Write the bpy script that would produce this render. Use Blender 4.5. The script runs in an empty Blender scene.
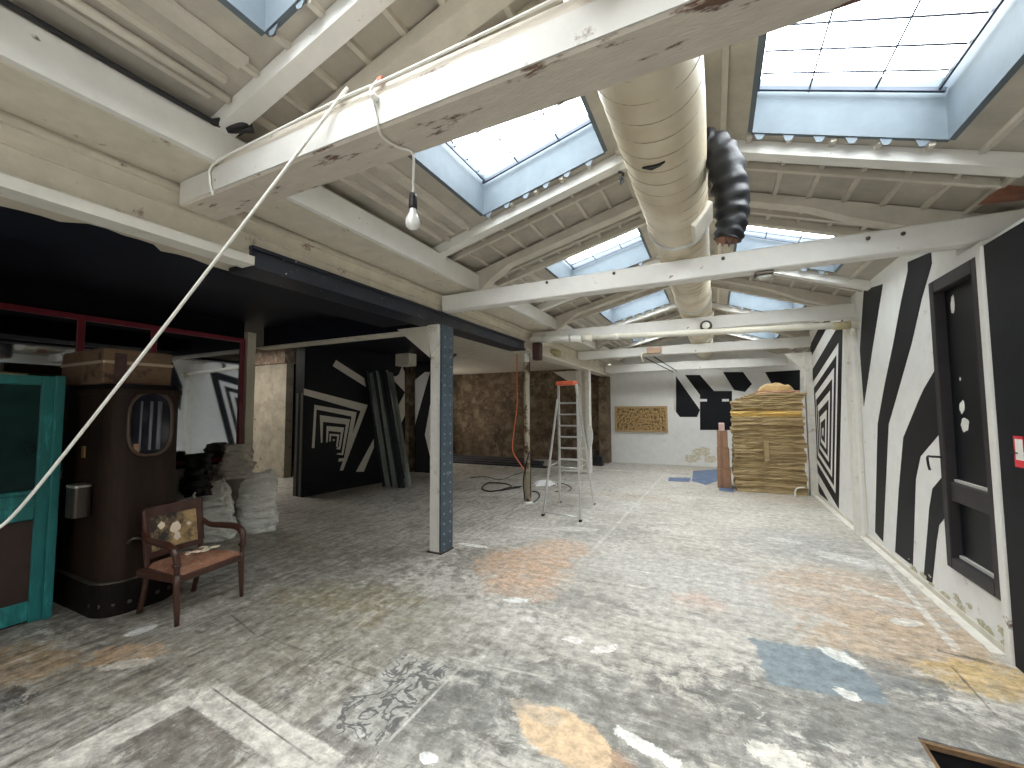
import bpy, math, random
from mathutils import Matrix, Vector, noise
random.seed(7)
S = bpy.context.scene
COL = S.collection
# ------------------------------------------------------------------ camera
FPX = 417.2; EYE = 1.65
_y, _p, _r = math.radians(25.875), math.radians(3.511), math.radians(.323)
_f = Vector((-math.sin(_y)*math.cos(_p), math.cos(_y)*math.cos(_p), math.sin(_p)))
_rt = Vector((math.cos(_y), math.sin(_y), 0)); _dn = _f.cross(_rt)
R0 = math.cos(_r)*_rt + math.sin(_r)*_dn
R1 = -math.sin(_r)*_rt + math.cos(_r)*_dn
cam = bpy.data.cameras.new('camera'); co = bpy.data.objects.new('camera', cam); COL.objects.link(co)
cam.sensor_width = 36; cam.lens = 36*FPX/1024; cam.clip_start = .02; cam.clip_end = 200
m = Matrix((R0, -R1, -_f)).transposed().to_4x4(); m.translation = (0, 0, EYE); co.matrix_world = m
S.camera = co
# ------------------------------------------------------------------ world, light, exposure
w = bpy.data.worlds.new('overcast_sky'); S.world = w; w.use_nodes = True
wn = w.node_tree.nodes; wl = w.node_tree.links; wn.clear()
wo = wn.new('ShaderNodeOutputWorld'); wb = wn.new('ShaderNodeBackground'); wb.inputs[1].default_value = 8.0
wtc = wn.new('ShaderNodeTexCoord'); wns = wn.new('ShaderNodeTexNoise'); wns.inputs['Scale'].default_value = 2.2; wns.inputs['Detail'].default_value = 5
wr = wn.new('ShaderNodeValToRGB'); wr.color_ramp.elements[0].position = .35; wr.color_ramp.elements[0].color = (.88, .93, .98, 1)
wr.color_ramp.elements[1].position = .62; wr.color_ramp.elements[1].color = (1, .975, .93, 1)
wl.new(wtc.outputs['Generated'], wns.inputs['Vector']); wl.new(wns.outputs[0], wr.inputs[0]); wl.new(wr.outputs[0], wb.inputs[0]); wl.new(wb.outputs[0], wo.inputs[0])
S.view_settings.view_transform = 'Standard'; S.view_settings.look = 'None'; S.view_settings.gamma = 1
S.view_settings.use_curve_mapping = False; S.view_settings.exposure = 1.18
S.cycles.use_denoising = True; S.cycles.diffuse_bounces = 7; S.cycles.max_bounces = 12; S.cycles.transparent_max_bounces = 12
S.cycles.sample_clamp_indirect = 12

def area(name, loc, rot, sx, sy, power=0, col=(1, 1, 1), portal=False):
    l = bpy.data.lights.new(name, 'AREA'); l.shape = 'RECTANGLE'; l.size = sx; l.size_y = sy; l.energy = power; l.color = col
    o = bpy.data.objects.new(name, l); COL.objects.link(o); o.location = loc; o.rotation_euler = rot
    if portal: l.cycles.is_portal = True
    return o
# unseen fill lamps added behind the camera and at the far wing end
area('front_fill_lamp', (-.4, -2.9, 2.0), (math.radians(90), 0, 0), 3.6, 2.2, 24, (1, .97, .93))
area('wing_fill_lamp', (-8.9, 11.2, 1.7), (math.radians(90), 0, math.radians(-90)), 2.2, 1.4, 15, (1, .93, .82))
area('wing_rooflight_daylight', (-10.6, 5.2, 3.2), (0, 0, 0), 2.6, 1.6, 38, (1, .95, .86))

# ------------------------------------------------------------------ geometry of the place
TR = [-1.35, 1.4, 4.1, 6.85, 9.65, 12.4]          # trusses
def zL(x): return 3.36 + .25*(x + 2.5)
def zR(x): return 3.15 - .35*(x - 1.7)
RX = -.4
def zroof(x): return zL(x) if x < RX else zR(x)
SKY = [(-2.6, -1.2), (-.2, 1.22), (2.0, 3.37), (4.85, 6.12), (7.6, 8.92), (10.4, 11.7)]

# pixel of the photograph -> point on a real plane
def ray(px, py): return (R0*((px-512)/FPX) + R1*((py-384)/FPX) + _f)
def on(px, py, ax, v):
    d = ray(px, py); c = Vector((0, 0, EYE)); t = (v - c[ax])/d[ax]; return c + d*t
def fl(px, py): return on(px, py, 2, 0)
def onpl(px, py, p0, n):
    d = ray(px, py); c = Vector((0, 0, EYE)); t = (Vector(p0) - c).dot(n)/d.dot(n); return c + d*t

# ------------------------------------------------------------------ materials
def M(name, col, rough=.7, metal=0, var=.12, scale=6, bump=.15, col2=None, c2amt=.5, c2scale=3, c2edge=.08, stretch=(1, 1, 1), spec=.5, bscale=30, coat=0, bdist=.01):
    mt = bpy.data.materials.new(name); mt.use_nodes = True
    nt = mt.node_tree; n = nt.nodes; l = nt.links; b = n['Principled BSDF']
    b.inputs['Roughness'].default_value = rough; b.inputs['Metallic'].default_value = metal
    b.inputs['Specular IOR Level'].default_value = spec
    if coat: b.inputs['Coat Weight'].default_value = coat
    tc = n.new('ShaderNodeTexCoord'); mp = n.new('ShaderNodeMapping'); mp.inputs['Scale'].default_value = stretch
    l.new(tc.outputs['Object'], mp.inputs[0])
    ns = n.new('ShaderNodeTexNoise'); ns.inputs['Scale'].default_value = scale; ns.inputs['Detail'].default_value = 6; ns.inputs['Roughness'].default_value = .65
    l.new(mp.outputs[0], ns.inputs['Vector'])
    r = n.new('ShaderNodeValToRGB'); e = r.color_ramp.elements
    e[0].position = .3; e[1].position = .7
    e[0].color = (*[c*(1-var) for c in col], 1); e[1].color = (*[min(1, c*(1+var)) for c in col], 1)
    l.new(ns.outputs[0], r.inputs[0]); out = r.outputs[0]
    if col2:
        n2 = n.new('ShaderNodeTexNoise'); n2.inputs['Scale'].default_value = c2scale; n2.inputs['Detail'].default_value = 8; n2.inputs['Roughness'].default_value = .7
        l.new(mp.outputs[0], n2.inputs['Vector'])
        mr = n.new('ShaderNodeMapRange'); t = 1 - c2amt
        t = .3 + .4*t
        mr.inputs['From Min'].default_value = t - c2edge/2; mr.inputs['From Max'].default_value = t + c2edge/2
        l.new(n2.outputs[0], mr.inputs[0])
        mx = n.new('ShaderNodeMix'); mx.data_type = 'RGBA'; mx.inputs[7].default_value = (*col2, 1)
        l.new(mr.outputs[0], mx.inputs[0]); l.new(out, mx.inputs[6]); out = mx.outputs[2]
    l.new(out, b.inputs['Base Color'])
    if bump:
        bn = n.new('ShaderNodeTexNoise'); bn.inputs['Scale'].default_value = bscale; bn.inputs['Detail'].default_value = 4
        l.new(mp.outputs[0], bn.inputs['Vector'])
        bp = n.new('ShaderNodeBump'); bp.inputs['Strength'].default_value = bump; bp.inputs['Distance'].default_value = bdist
        l.new(bn.outputs[0], bp.inputs['Height']); l.new(bp.outputs[0], b.inputs['Normal'])
    return mt

white = M('aged_white_paint', (.70, .68, .62), .55, var=.08, col2=(.40, .33, .25), c2amt=.16, c2scale=7, c2edge=.12)
cream = M('cream_timber_paint', (.62, .58, .49), .6, var=.1, col2=(.24, .15, .10), c2amt=.13, c2scale=5, c2edge=.08)
beamw = M('white_beam_paint', (.74, .73, .70), .5, var=.05, col2=(.16, .10, .08), c2amt=.08, c2scale=6, c2edge=.05)
panel = M('grey_white_roof_board', (.43, .40, .345), .8, var=.18, scale=3, bump=.3)
batt = M('dusty_batten_paint', (.57, .535, .465), .7, var=.12, scale=5)
stripew = M('mural_white_paint', (.76, .76, .74), .5, var=.05, bump=.05, col2=(.55, .5, .42), c2amt=.1, c2scale=9)
stripeb = M('mural_black_paint', (.008, .009, .012), .55, var=.2, bump=.05, spec=.2)
navy = M('navy_gloss_paint', (.007, .010, .021), .42, var=.3, bump=.1, col2=(.55, .55, .5), c2amt=.1, c2scale=25, c2edge=.03)
blackc = M('black_ceiling_paint', (.006, .007, .014), .6, var=.3, bump=.1, spec=.25)
bluest = M('blue_grey_steel_paint', (.042, .068, .092), .45, var=.25, scale=10, col2=(.25, .3, .33), c2amt=.12, c2scale=14)
brownw = M('bare_brown_masonry', (.115, .080, .050), .95, var=.6, scale=3.2, bump=1, col2=(.22, .17, .11), c2amt=.40, c2scale=4.5, c2edge=.12, bscale=10)
concr = M('old_grey_concrete', (.38, .34, .27), .9, var=.25, scale=4, bump=.5, col2=(.12, .09, .06), c2amt=.12, c2scale=6)
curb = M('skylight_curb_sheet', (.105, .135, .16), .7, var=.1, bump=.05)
bar = M('dark_wire_mesh', (.05, .06, .08), .5, .6, bump=0)
galv = M('galvanised_steel', (.34, .37, .36), .4, .5, var=.3, scale=8, stretch=(1, 1, .15), bump=.05)
galvd = M('dark_galvanised_steel', (.05, .06, .07), .45, .5, var=.4, scale=8, stretch=(1, 1, .15), bump=.05)
alum = M('worn_aluminium', (.62, .62, .60), .35, .7, var=.12, bump=.05)
orange = M('orange_red_plastic', (.62, .13, .06), .5, bump=0)
orcab = M('orange_cable', (.65, .14, .06), .5, bump=0)
blk = M('black_rubber', (.012, .012, .014), .55, bump=.05)
bag = M('woven_poly_bag', (.82, .80, .74), .6, var=.15, scale=8, bump=1, bscale=5, stretch=(1.2, 1.2, 3.2), bdist=.06)
bagd = M('grey_poly_bag', (.55, .50, .43), .7, var=.25, scale=8, bump=1, bscale=6, stretch=(1.2, 1.2, 3.2), bdist=.06)
blkbag = M('black_plastic_bag', (.008, .008, .010), .35, bump=.3)
booth = M('dark_brown_leather', (.020, .011, .007), .65, var=.45, scale=4, bump=.3, stretch=(1, 1, .3), spec=.2)
boothb = M('black_brown_plinth', (.008, .006, .005), .7, var=.3, spec=.15)
iron = M('dull_iron', (.10, .085, .07), .45, .7, var=.3)
teal = M('teal_painted_wood', (.010, .140, .135), .5, var=.25, scale=12, bump=.25, stretch=(1, 1, .25), col2=(.03, .25, .235), c2amt=.25, c2scale=8)
darkbr = M('dark_brown_board', (.035, .018, .013), .6, var=.3)
redp = M('dark_red_paint', (.17, .010, .022), .45, var=.25)
mahog = M('dark_mahogany', (.055, .020, .013), .35, var=.35, scale=12, bump=.1, stretch=(1, 1, .4))
leath = M('worn_brown_leather', (.26, .115, .065), .6, var=.3, scale=9, col2=(.42, .26, .18), c2amt=.3, c2scale=12, c2edge=.2, bump=.35)
linen = M('torn_back_webbing', (.40, .26, .12), .8, var=.25, scale=8, col2=(.03, .025, .022), c2amt=.42, c2scale=5.5, c2edge=.16)
scrap = M('pale_scrap', (.72, .60, .46), .8)
card = M('flat_brown_cardboard', (.42, .315, .165), .85, var=.22, scale=5, bump=.4, stretch=(1, 1, 9), bscale=14)
carddk = M('aged_brown_cardboard', (.33, .24, .12), .85, var=.28, scale=5, bump=.4, stretch=(1, 1, 9), bscale=14)
cardy = M('yellow_packing_card', (.74, .50, .16), .8, var=.15, bump=.3)
boxbr = M('brown_carton', (.34, .19, .115), .8, var=.12)
pink = M('pale_pink_carton', (.62, .42, .38), .7)
bluev = M('blue_vinyl_sheet', (.10, .15, .26), .5, var=.25, scale=5, col2=(.25, .30, .38), c2amt=.2, c2scale=5)
pvc = M('cream_pvc_pipe', (.74, .71, .61), .4, var=.06, bump=.03)
pvcw = M('white_pvc_pipe', (.80, .79, .74), .4, var=.05, bump=.03)
foam = M('yellow_expanded_foam', (.42, .37, .22), .9, var=.25, bump=.8)
rust = M('rusty_brown_iron', (.045, .018, .013), .8, var=.4, bump=.4)
glassdk = None
sleevem = M('black_duct_sleeve', (.014, .015, .018), .52, var=.4, scale=12, bump=.35, bscale=18)
torn = M('torn_brown_lining', (.16, .075, .045), .9, var=.3, bump=.5)
osb = M('oriented_strand_board', (.40, .26, .11), .8, var=.6, scale=14, bump=.3, col2=(.10, .055, .025), c2amt=.42, c2scale=13, c2edge=.05)
pine = M('raw_pine', (.44, .31, .16), .7, var=.15, stretch=(1, 1, 1))
rag = M('white_rag', (.80, .80, .80), .9)
plast = M('white_plastic', (.80, .80, .76), .45, bump=0)
redsg = M('red_sign', (.70, .03, .05), .5, bump=0, var=.03)
peel = M('peeling_cream_pipe', (.46, .40, .29), .7, var=.15, col2=(.12, .06, .035), c2amt=.42, c2scale=6, c2edge=.06, stretch=(1, 1, .6), bump=.3)
doorm = M('black_brown_door_frame', (.020, .017, .019), .55, var=.3, bump=.15)
doorp = M('black_door_leaf', (.005, .006, .008), .45, var=.2, bump=.1, spec=.25)
plaster = M('white_plaster_patch', (.72, .71, .66), .8)

def glass_mat(name, tint=(1, 1, 1), refl=.08, rough=.02):
    mt = bpy.data.materials.new(name); mt.use_nodes = True; nt = mt.node_tree; n = nt.nodes; l = nt.links; n.clear()
    o = n.new('ShaderNodeOutputMaterial'); mx = n.new('ShaderNodeMixShader'); t = n.new('ShaderNodeBsdfTransparent'); g = n.new('ShaderNodeBsdfGlossy')
    t.inputs[0].default_value = (*tint, 1); g.inputs['Roughness'].default_value = rough; mx.inputs[0].default_value = refl
    l.new(t.outputs[0], mx.inputs[1]); l.new(g.outputs[0], mx.inputs[2]); l.new(mx.outputs[0], o.inputs[0]); return mt
skyglass = glass_mat('skylight_glass', (.97, .99, 1), .05)
cabglass = glass_mat('dusty_cabinet_glass', (.25, .42, .38), .10, .12)
boothglass = glass_mat('dark_booth_glass', (.25, .25, .28), .30, .08)
bulbglass = glass_mat('clear_bulb_glass', (.93, .93, .93), .16, .05)
mirm = bpy.data.materials.new('aged_mirror'); mirm.use_nodes = True
_b = mirm.node_tree.nodes['Principled BSDF']; _b.inputs['Metallic'].default_value = 1; _b.inputs['Roughness'].default_value = .03; _b.inputs['Base Color'].default_value = (.34, .35, .37, 1)

# duct: wrapped, faint spiral seams
duct_m = bpy.data.materials.new('wrapped_duct_paint'); duct_m.use_nodes = True
nt = duct_m.node_tree; n = nt.nodes; l = nt.links; b = n['Principled BSDF']; b.inputs['Roughness'].default_value = .45; b.inputs['Metallic'].default_value = .08
tc = n.new('ShaderNodeTexCoord'); ns = n.new('ShaderNodeTexNoise'); ns.inputs['Scale'].default_value = 2.5; ns.inputs['Detail'].default_value = 5
r = n.new('ShaderNodeValToRGB'); r.color_ramp.elements[0].color = (.58, .49, .34, 1); r.color_ramp.elements[1].color = (.74, .67, .53, 1); r.color_ramp.elements[0].position = .35; r.color_ramp.elements[1].position = .65
l.new(tc.outputs['Object'], ns.inputs['Vector']); l.new(ns.outputs[0], r.inputs[0]); l.new(r.outputs[0], b.inputs['Base Color'])

# ------------------------------------------------------------------ floor material
def floor_material():
    g = bpy.data.node_groups.new('PaintPatch', 'ShaderNodeTree')
    for nm, tp in (('Vector', 'NodeSocketVector'), ('Centre', 'NodeSocketVector'), ('Angle', 'NodeSocketFloat'), ('Inv', 'NodeSocketVector'), ('Rag', 'NodeSocketFloat'), ('Soft', 'NodeSocketFloat'), ('Noise', 'NodeSocketFloat'), ('Box', 'NodeSocketFloat')):
        g.interface.new_socket(nm, in_out='INPUT', socket_type=tp)
    g.interface.new_socket('Mask', in_out='OUTPUT', socket_type='NodeSocketFloat')
    n = g.nodes; l = g.links; gi = n.new('NodeGroupInput'); go = n.new('NodeGroupOutput')
    sub = n.new('ShaderNodeVectorMath'); sub.operation = 'SUBTRACT'; l.new(gi.outputs['Vector'], sub.inputs[0]); l.new(gi.outputs['Centre'], sub.inputs[1])
    rt = n.new('ShaderNodeVectorRotate'); rt.rotation_type = 'Z_AXIS'; l.new(sub.outputs[0], rt.inputs['Vector']); l.new(gi.outputs['Angle'], rt.inputs['Angle'])
    mu = n.new('ShaderNodeVectorMath'); mu.operation = 'MULTIPLY'; l.new(rt.outputs[0], mu.inputs[0]); l.new(gi.outputs['Inv'], mu.inputs[1])
    ln = n.new('ShaderNodeVectorMath'); ln.operation = 'LENGTH'; l.new(mu.outputs[0], ln.inputs[0])
    ab = n.new('ShaderNodeVectorMath'); ab.operation = 'ABSOLUTE'; l.new(mu.outputs[0], ab.inputs[0])
    sp = n.new('ShaderNodeSeparateXYZ'); l.new(ab.outputs[0], sp.inputs[0])
    mxx = n.new('ShaderNodeMath'); mxx.operation = 'MAXIMUM'; l.new(sp.outputs[0], mxx.inputs[0]); l.new(sp.outputs[1], mxx.inputs[1])
    mix = n.new('ShaderNodeMix'); l.new(gi.outputs['Box'], mix.inputs[0]); l.new(ln.outputs['Value'], mix.inputs[2]); l.new(mxx.outputs[0], mix.inputs[3])
    nn = n.new('ShaderNodeMath'); nn.operation = 'SUBTRACT'; l.new(gi.outputs['Noise'], nn.inputs[0]); nn.inputs[1].default_value = .5
    nm = n.new('ShaderNodeMath'); nm.operation = 'MULTIPLY_ADD'; l.new(nn.outputs[0], nm.inputs[0]); l.new(gi.outputs['Rag'], nm.inputs[1]); l.new(mix.outputs[0], nm.inputs[2])
    d = n.new('ShaderNodeMath'); d.operation = 'SUBTRACT'; d.inputs[0].default_value = 1; l.new(nm.outputs[0], d.inputs[1])
    dv = n.new('ShaderNodeMath'); dv.operation = 'DIVIDE'; dv.use_clamp = True; l.new(d.outputs[0], dv.inputs[0]); l.new(gi.outputs['Soft'], dv.inputs[1])
    l.new(dv.outputs[0], go.inputs[0])
    mt = bpy.data.materials.new('worn_painted_concrete'); mt.use_nodes = True
    nt = mt.node_tree; n = nt.nodes; l = nt.links; bs = n['Principled BSDF']
    tc = n.new('ShaderNodeTexCoord'); V = tc.outputs['Object']
    def nz(scale, det=8, rough=.65, stretch=None, dist=0):
        v = V
        if stretch:
            mp = n.new('ShaderNodeMapping'); mp.inputs['Scale'].default_value = stretch; l.new(V, mp.inputs[0]); v = mp.outputs[0]
        q = n.new('ShaderNodeTexNoise'); q.inputs['Scale'].default_value = scale; q.inputs['Detail'].default_value = det; q.inputs['Roughness'].default_value = rough; q.inputs['Distortion'].default_value = dist
        l.new(v, q.inputs['Vector']); return q.outputs[0]
    def ramp(x, stops):
        r = n.new('ShaderNodeValToRGB'); e = r.color_ramp.elements
        e[0].position, e[0].color = stops[0][0], (*stops[0][1], 1); e[1].position, e[1].color = stops[-1][0], (*stops[-1][1], 1)
        for p, c in stops[1:-1]:
            q = e.new(p); q.color = (*c, 1)
        l.new(x, r.inputs[0]); return r.outputs[0]
    def mixc(fac, a, b):
        mx = n.new('ShaderNodeMix'); mx.data_type = 'RGBA'
        if isinstance(fac, float): mx.inputs[0].default_value = fac
        else: l.new(fac, mx.inputs[0])
        l.new(a, mx.inputs[6])
        if isinstance(b, tuple): mx.inputs[7].default_value = (*b, 1)
        else: l.new(b, mx.inputs[7])
        return mx.outputs[2]
    def mr(x, a, b, lo=0., hi=1.):
        q = n.new('ShaderNodeMapRange'); q.inputs['From Min'].default_value = a; q.inputs['From Max'].default_value = b; q.inputs['To Min'].default_value = lo; q.inputs['To Max'].default_value = hi
        l.new(x, q.inputs[0]); return q.outputs[0]
    big = nz(1.1, 8, .6); fine = nz(14, 10, .75); mid = nz(4, 8, .7, (1, 2.6, 1), .4); streak = nz(4, 10, .78, (3.2, .55, 1)); streak2 = nz(4, 10, .78, (.55, 3.2, 1)); rag = mr(nz(7, 12, .78, None, .6), .32, .68); blot = nz(2.6, 9, .72, (1, 1.6, 1), .6)
    col = ramp(big, [(.30, (.38, .355, .31)), (.5, (.50, .475, .425)), (.72, (.61, .585, .535))])
    col = mixc(mr(blot, .54, .63, 0, .7), col, (.27, .25, .22))
    col = mixc(mr(blot, .43, .33), col, (.52, .49, .43))
    # patches: px, py, rx, ry, angle, colour, strength, rag, soft, box
    P = [
     # large darker fields over left and middle floor, then dirt and paint fields
     (200, 640, 2.2, 1.3, 0, (.20, .165, .12), .66, .9, .5, 0), (300, 540, 2.6, 1.5, 0, (.21, .18, .14), .6, .9, .5, 0), (520, 690, 1.0, .7, 0, (.24, .23, .20), .5, 1.0, .5, 0), (380, 620, 1.2, .8, 0, (.25, .23, .18), .5, 1.0, .5, 0),
     (330, 575, 1.1, .9, 0, (.17, .155, .125), .55, 1.2, .5, 0), (90, 600, .9, .8, 20, (.12, .105, .08), .7, 1.4, .5, 0),
     (270, 545, 1.2, .5, 10, (.25, .20, .12), .5, 1.6, .5, 0), (350, 600, .8, .35, 10, (.34, .29, .17), .5, 1.8, .4, 0),
     (640, 715, 1.15, .42, 8, (.14, .14, .13), .7, 1.7, .35, 0), (860, 715, 1.0, .40, 5, (.15, .15, .14), .75, 1.5, .3, 0),
     (450, 700, .55, .28, 15, (.14, .14, .13), .65, 1.6, .35, 0), (395, 740, .5, .22, 25, (.17, .165, .15), .6, 1.6, .3, 0),
     (190, 738, .42, .30, 5, (.15, .13, .11), .75, 1.5, .3, 0), (700, 580, 1.0, .9, 0, (.50, .49, .465), .7, 1.2, .6, 0),
     (560, 600, .7, .32, 0, (.17, .165, .15), .5, 1.8, .35, 0), (600, 530, .8, .45, 0, (.24, .24, .23), .5, 1.8, .35, 0),
     (480, 560, .45, .55, 0, (.14, .13, .11), .6, 2.0, .3, 0),
     (760, 520, 1.4, 1.3, 0, (.55, .53, .47), .6, 1.5, .5, 0), (640, 480, 2.0, 1.2, 0, (.50, .47, .41), .5, 1.5, .5, 0),
     (800, 545, .9, .75, -10, (.30, .31, .32), .5, 1.6, .4, 0),
     (845, 595, .78, .75, 25, (.52, .39, .28), .8, 1.1, .3, 0), (905, 640, .75, .45, 25, (.50, .37, .25), .85, 1.0, .22, 0),
     (700, 602, .25, .20, 0, (.56, .38, .29), .6, 1.3, .4, 0), (800, 500, 1.0, .5, 0, (.56, .47, .36), .5, 1.3, .4, 0),
     (985, 678, .42, .22, 25, (.60, .42, .18), .9, 1.2, .2, 0), (630, 497, .9, .25, 0, (.46, .33, .22), .4, 1.5, .4, 0),
     (690, 470, 1.5, .7, 0, (.48, .38, .27), .45, 1.4, .4, 0),
     (525, 565, .55, .62, 28, (.58, .39, .26), .85, .9, .2, 0), (560, 548, .42, .35, 0, (.60, .42, .30), .8, .9, .2, 0), (518, 588, .42, .28, 0, (.56, .40, .29), .7, 1.1, .25, 0),
     (612, 760, .10, .07, 0, (.34, .19, .10), .7, .8, .3, 0), (545, 722, .05, .04, 0, (.36, .22, .12), .6, .8, .3, 0),
     (812, 668, .30, .27, 8, (.20, .245, .27), .95, .35, .06, 1), (870, 672, .42, .22, 8, (.19, .20, .20), .8, 1.3, .2, 0),
     (22, 665, .42, .28, 0, (.42, .28, .15), .8, 1.3, .3, 0), (128, 655, .28, .15, 25, (.48, .32, .19), .9, .9, .15, 0), (0, 700, .2, .12, 0, (.06, .06, .06), .8, 1.2, .2, 0),
     # plaster blobs
     
     (528, 619, .09, .04, 0, (.66, .64, .60), .9, 1.0, .1, 0), 
     (575, 529, .30, .10, 20, (.62, .60, .56), .9, 1.4, .1, 0),
     (828, 620, .13, .05, -30, (.62, .58, .52), .8, 1.3, .1, 0),
     (800, 590, .3, .09, 0, (.60, .57, .51), .7, 1.6, .15, 0), (905, 622, .12, .06, 20, (.68, .66, .60), .9, .9, .08, 0), 
     (785, 540, .22, .12, 0, (.64, .63, .60), .8, 1.4, .1, 0), (850, 560, .35, .16, -30, (.66, .65, .61), .85, 1.2, .1, 0), 
     (428, 758, .045, .035, 0, (.72, .71, .68), 1, .8, .08, 0), (640, 587, .1, .04, 0, (.64, .60, .54), .8, 1.2, .1, 0), (620, 623, .10, .05, -20, (.62, .58, .52), .8, 1.4, .1, 0),
     (700, 606, .22, .05, 0, (.58, .55, .50), .6, 1.4, .2, 0), (720, 565, .5, .06, -10, (.62, .61, .58), .6, 1.4, .2, 0), (530, 528, .3, .07, 10, (.66, .64, .60), .85, 1.3, .1, 0), (610, 470, .5, .12, 5, (.68, .66, .60), .8, 1.2, .1, 0),
     # pale band across the left floor, then thin dark lines
     
     (355, 500, 1.1, .22, 0, (.50, .48, .43), .6, 1.0, .2, 1), 
     
     (500, 520, .012, 4.5, 0, (.22, .20, .17), .5, .6, .3, 1),
     (260, 600, .008, 2.5, 0, (.10, .09, .07), .6, .6, .3, 1), (330, 660, 1.0, .008, 0, (.12, .11, .09), .5, .6, .3, 1),
    ]
    LN = [ # strokes given by their two ends
     (196, 692, 40, 775, .10, (.62, .58, .515), 1, .3, .12, 1), (196, 688, 335, 775, .10, (.62, .58, .515), 1, .3, .12, 1),
     (205, 683, 320, 765, .006, (.10, .09, .08), .8, .5, .3, 1),
     (458, 543, 490, 548, .05, (.72, .70, .66), 1, .6, .06, 0), (615, 730, 685, 770, .045, (.72, .71, .67), 1, 1.1, .08, 0), (505, 600, 530, 600, .05, (.74, .74, .72), 1, 1.6, .06, 0),
     (745, 748, 815, 768, .07, (.68, .65, .58), .95, 1.4, .08, 0), (822, 647, 862, 668, .065, (.70, .70, .66), 1, 1.2, .06, 0), (834, 686, 862, 702, .05, (.70, .69, .64), 1, 1.2, .06, 0),
     (592, 652, 615, 646, .045, (.72, .70, .66), 1, 1.6, .06, 0), (562, 637, 582, 642, .04, (.72, .70, .66), 1, 1.6, .06, 0),
     (124, 636, 158, 625, .055, (.66, .65, .62), 1, .8, .06, 0), (95, 668, 160, 660, .06, (.60, .55, .48), .9, 1.2, .12, 0),
     (520, 708, 612, 765, .165, (.60, .44, .28), .96, .38, .07, 0), (512, 700, 560, 722, .07, (.50, .42, .33), .7, 1.2, .1, 0),
     (715, 412, 668, 470, .05, (.62, .60, .54), .6, .9, .3, 1), (668, 470, 560, 585, .03, (.62, .60, .55), .6, .9, .3, 1),
     (575, 562, 770, 590, .012, (.64, .62, .57), .8, .8, .3, 1), (575, 490, 700, 497, .02, (.64, .62, .57), .6, .9, .3, 1),
     (684, 668, 830, 706, .008, (.13, .10, .07), .8, .8, .3, 1), (440, 655, 560, 680, .012, (.56, .54, .48), .7, .9, .3, 1), (560, 680, 684, 668, .006, (.3, .28, .24), .5, .9, .3, 1),
     (385, 660, 380, 775, .012, (.60, .58, .53), .0, .9, .3, 1), (465, 662, 385, 745, .010, (.60, .58, .53), .7, .7, .3, 1),
     (880, 560, 965, 660, .03, (.66, .65, .61), .85, .9, .3, 1), (840, 585, 925, 610, .05, (.66, .65, .61), .8, 1.6, .15, 0),
     (935, 650, 1000, 665, .03, (.10, .09, .07), .8, 1.6, .3, 0), (950, 665, 1000, 720, .008, (.10, .08, .06), .7, .8, .3, 1),
     (280, 505, 400, 470, .03, (.12, .11, .09), .5, .9, .3, 1), (225, 610, 262, 640, .008, (.08, .07, .06), .7, .8, .3, 1), (262, 640, 330, 690, .006, (.2, .18, .15), .6, .8, .3, 1),
     (180, 470, 380, 440, .3, (.2, .18, .15), .0, .8, .3, 1), (275, 500, 380, 492, .12, (.52, .50, .46), .6, .8, .15, 1),
    ]
    for x1, y1, x2, y2, hw, c, st, rg, sf, bx in LN:
        a_, b_ = fl(x1, y1), fl(x2, y2); d_ = b_-a_
        P.append((None, (a_+b_)/2, d_.length/2, hw, math.degrees(math.atan2(d_.y, d_.x)), c, st, rg, sf, bx))
    wear = mr(nz(5.5, 10, .8, None, .4), .36, .52, .25, 1)
    def paint(lst, col):
      for px, py, rx, ry, an, c, st, rg, sf, bx in lst:
        k = n.new('ShaderNodeGroup'); k.node_tree = g; l.new(V, k.inputs['Vector'])
        p = py if px is None else fl(px, py)
        k.inputs['Centre'].default_value = (p.x, p.y, 0); k.inputs['Angle'].default_value = math.radians(-an)
        k.inputs['Inv'].default_value = (1/rx, 1/ry, 0); k.inputs['Rag'].default_value = rg; k.inputs['Soft'].default_value = sf; k.inputs['Box'].default_value = bx
        l.new(rag, k.inputs['Noise'])
        q = n.new('ShaderNodeMath'); q.operation = 'MULTIPLY'; l.new(k.outputs[0], q.inputs[0]); q.inputs[1].default_value = st
        if sf >= .1 or rx > .3:
            q2 = n.new('ShaderNodeMath'); q2.operation = 'MULTIPLY'; l.new(q.outputs[0], q2.inputs[0]); l.new(wear, q2.inputs[1]); q = q2
        col = mixc(q.outputs[0], col, c)
      return col
    n0 = len(P) - len(LN)
    first = [q for q in P[:n0] if not (q[8] <= .08)]; second = [q for q in P if q not in first]
    col = paint(first, col)
    # tile with curled grey glue traces
    k = n.new('ShaderNodeGroup'); k.node_tree = g; l.new(V, k.inputs['Vector']); p = fl(393, 693)
    k.inputs['Centre'].default_value = (p.x, p.y, 0); k.inputs['Angle'].default_value = math.radians(-2); k.inputs['Inv'].default_value = (1/.20, 1/.36, 0); k.inputs['Rag'].default_value = .15; k.inputs['Soft'].default_value = .06; k.inputs['Box'].default_value = 1
    l.new(rag, k.inputs['Noise'])
    cu = nz(6.5, 3, .5, None, 1.0)
    a1 = mr(cu, .455, .475); a2 = mr(cu, .545, .525)
    q = n.new('ShaderNodeMath'); q.operation = 'MULTIPLY'; l.new(a1, q.inputs[0]); l.new(a2, q.inputs[1])
    glue = mixc(q.outputs[0], ramp(fine, [(.3, (.34, .33, .29)), (.7, (.46, .45, .41))]), (.13, .125, .12))
    mk = n.new('ShaderNodeMath'); mk.operation = 'MULTIPLY'; l.new(k.outputs[0], mk.inputs[0]); mk.inputs[1].default_value = .9
    col = mixc(mk.outputs[0], col, glue)
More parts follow.
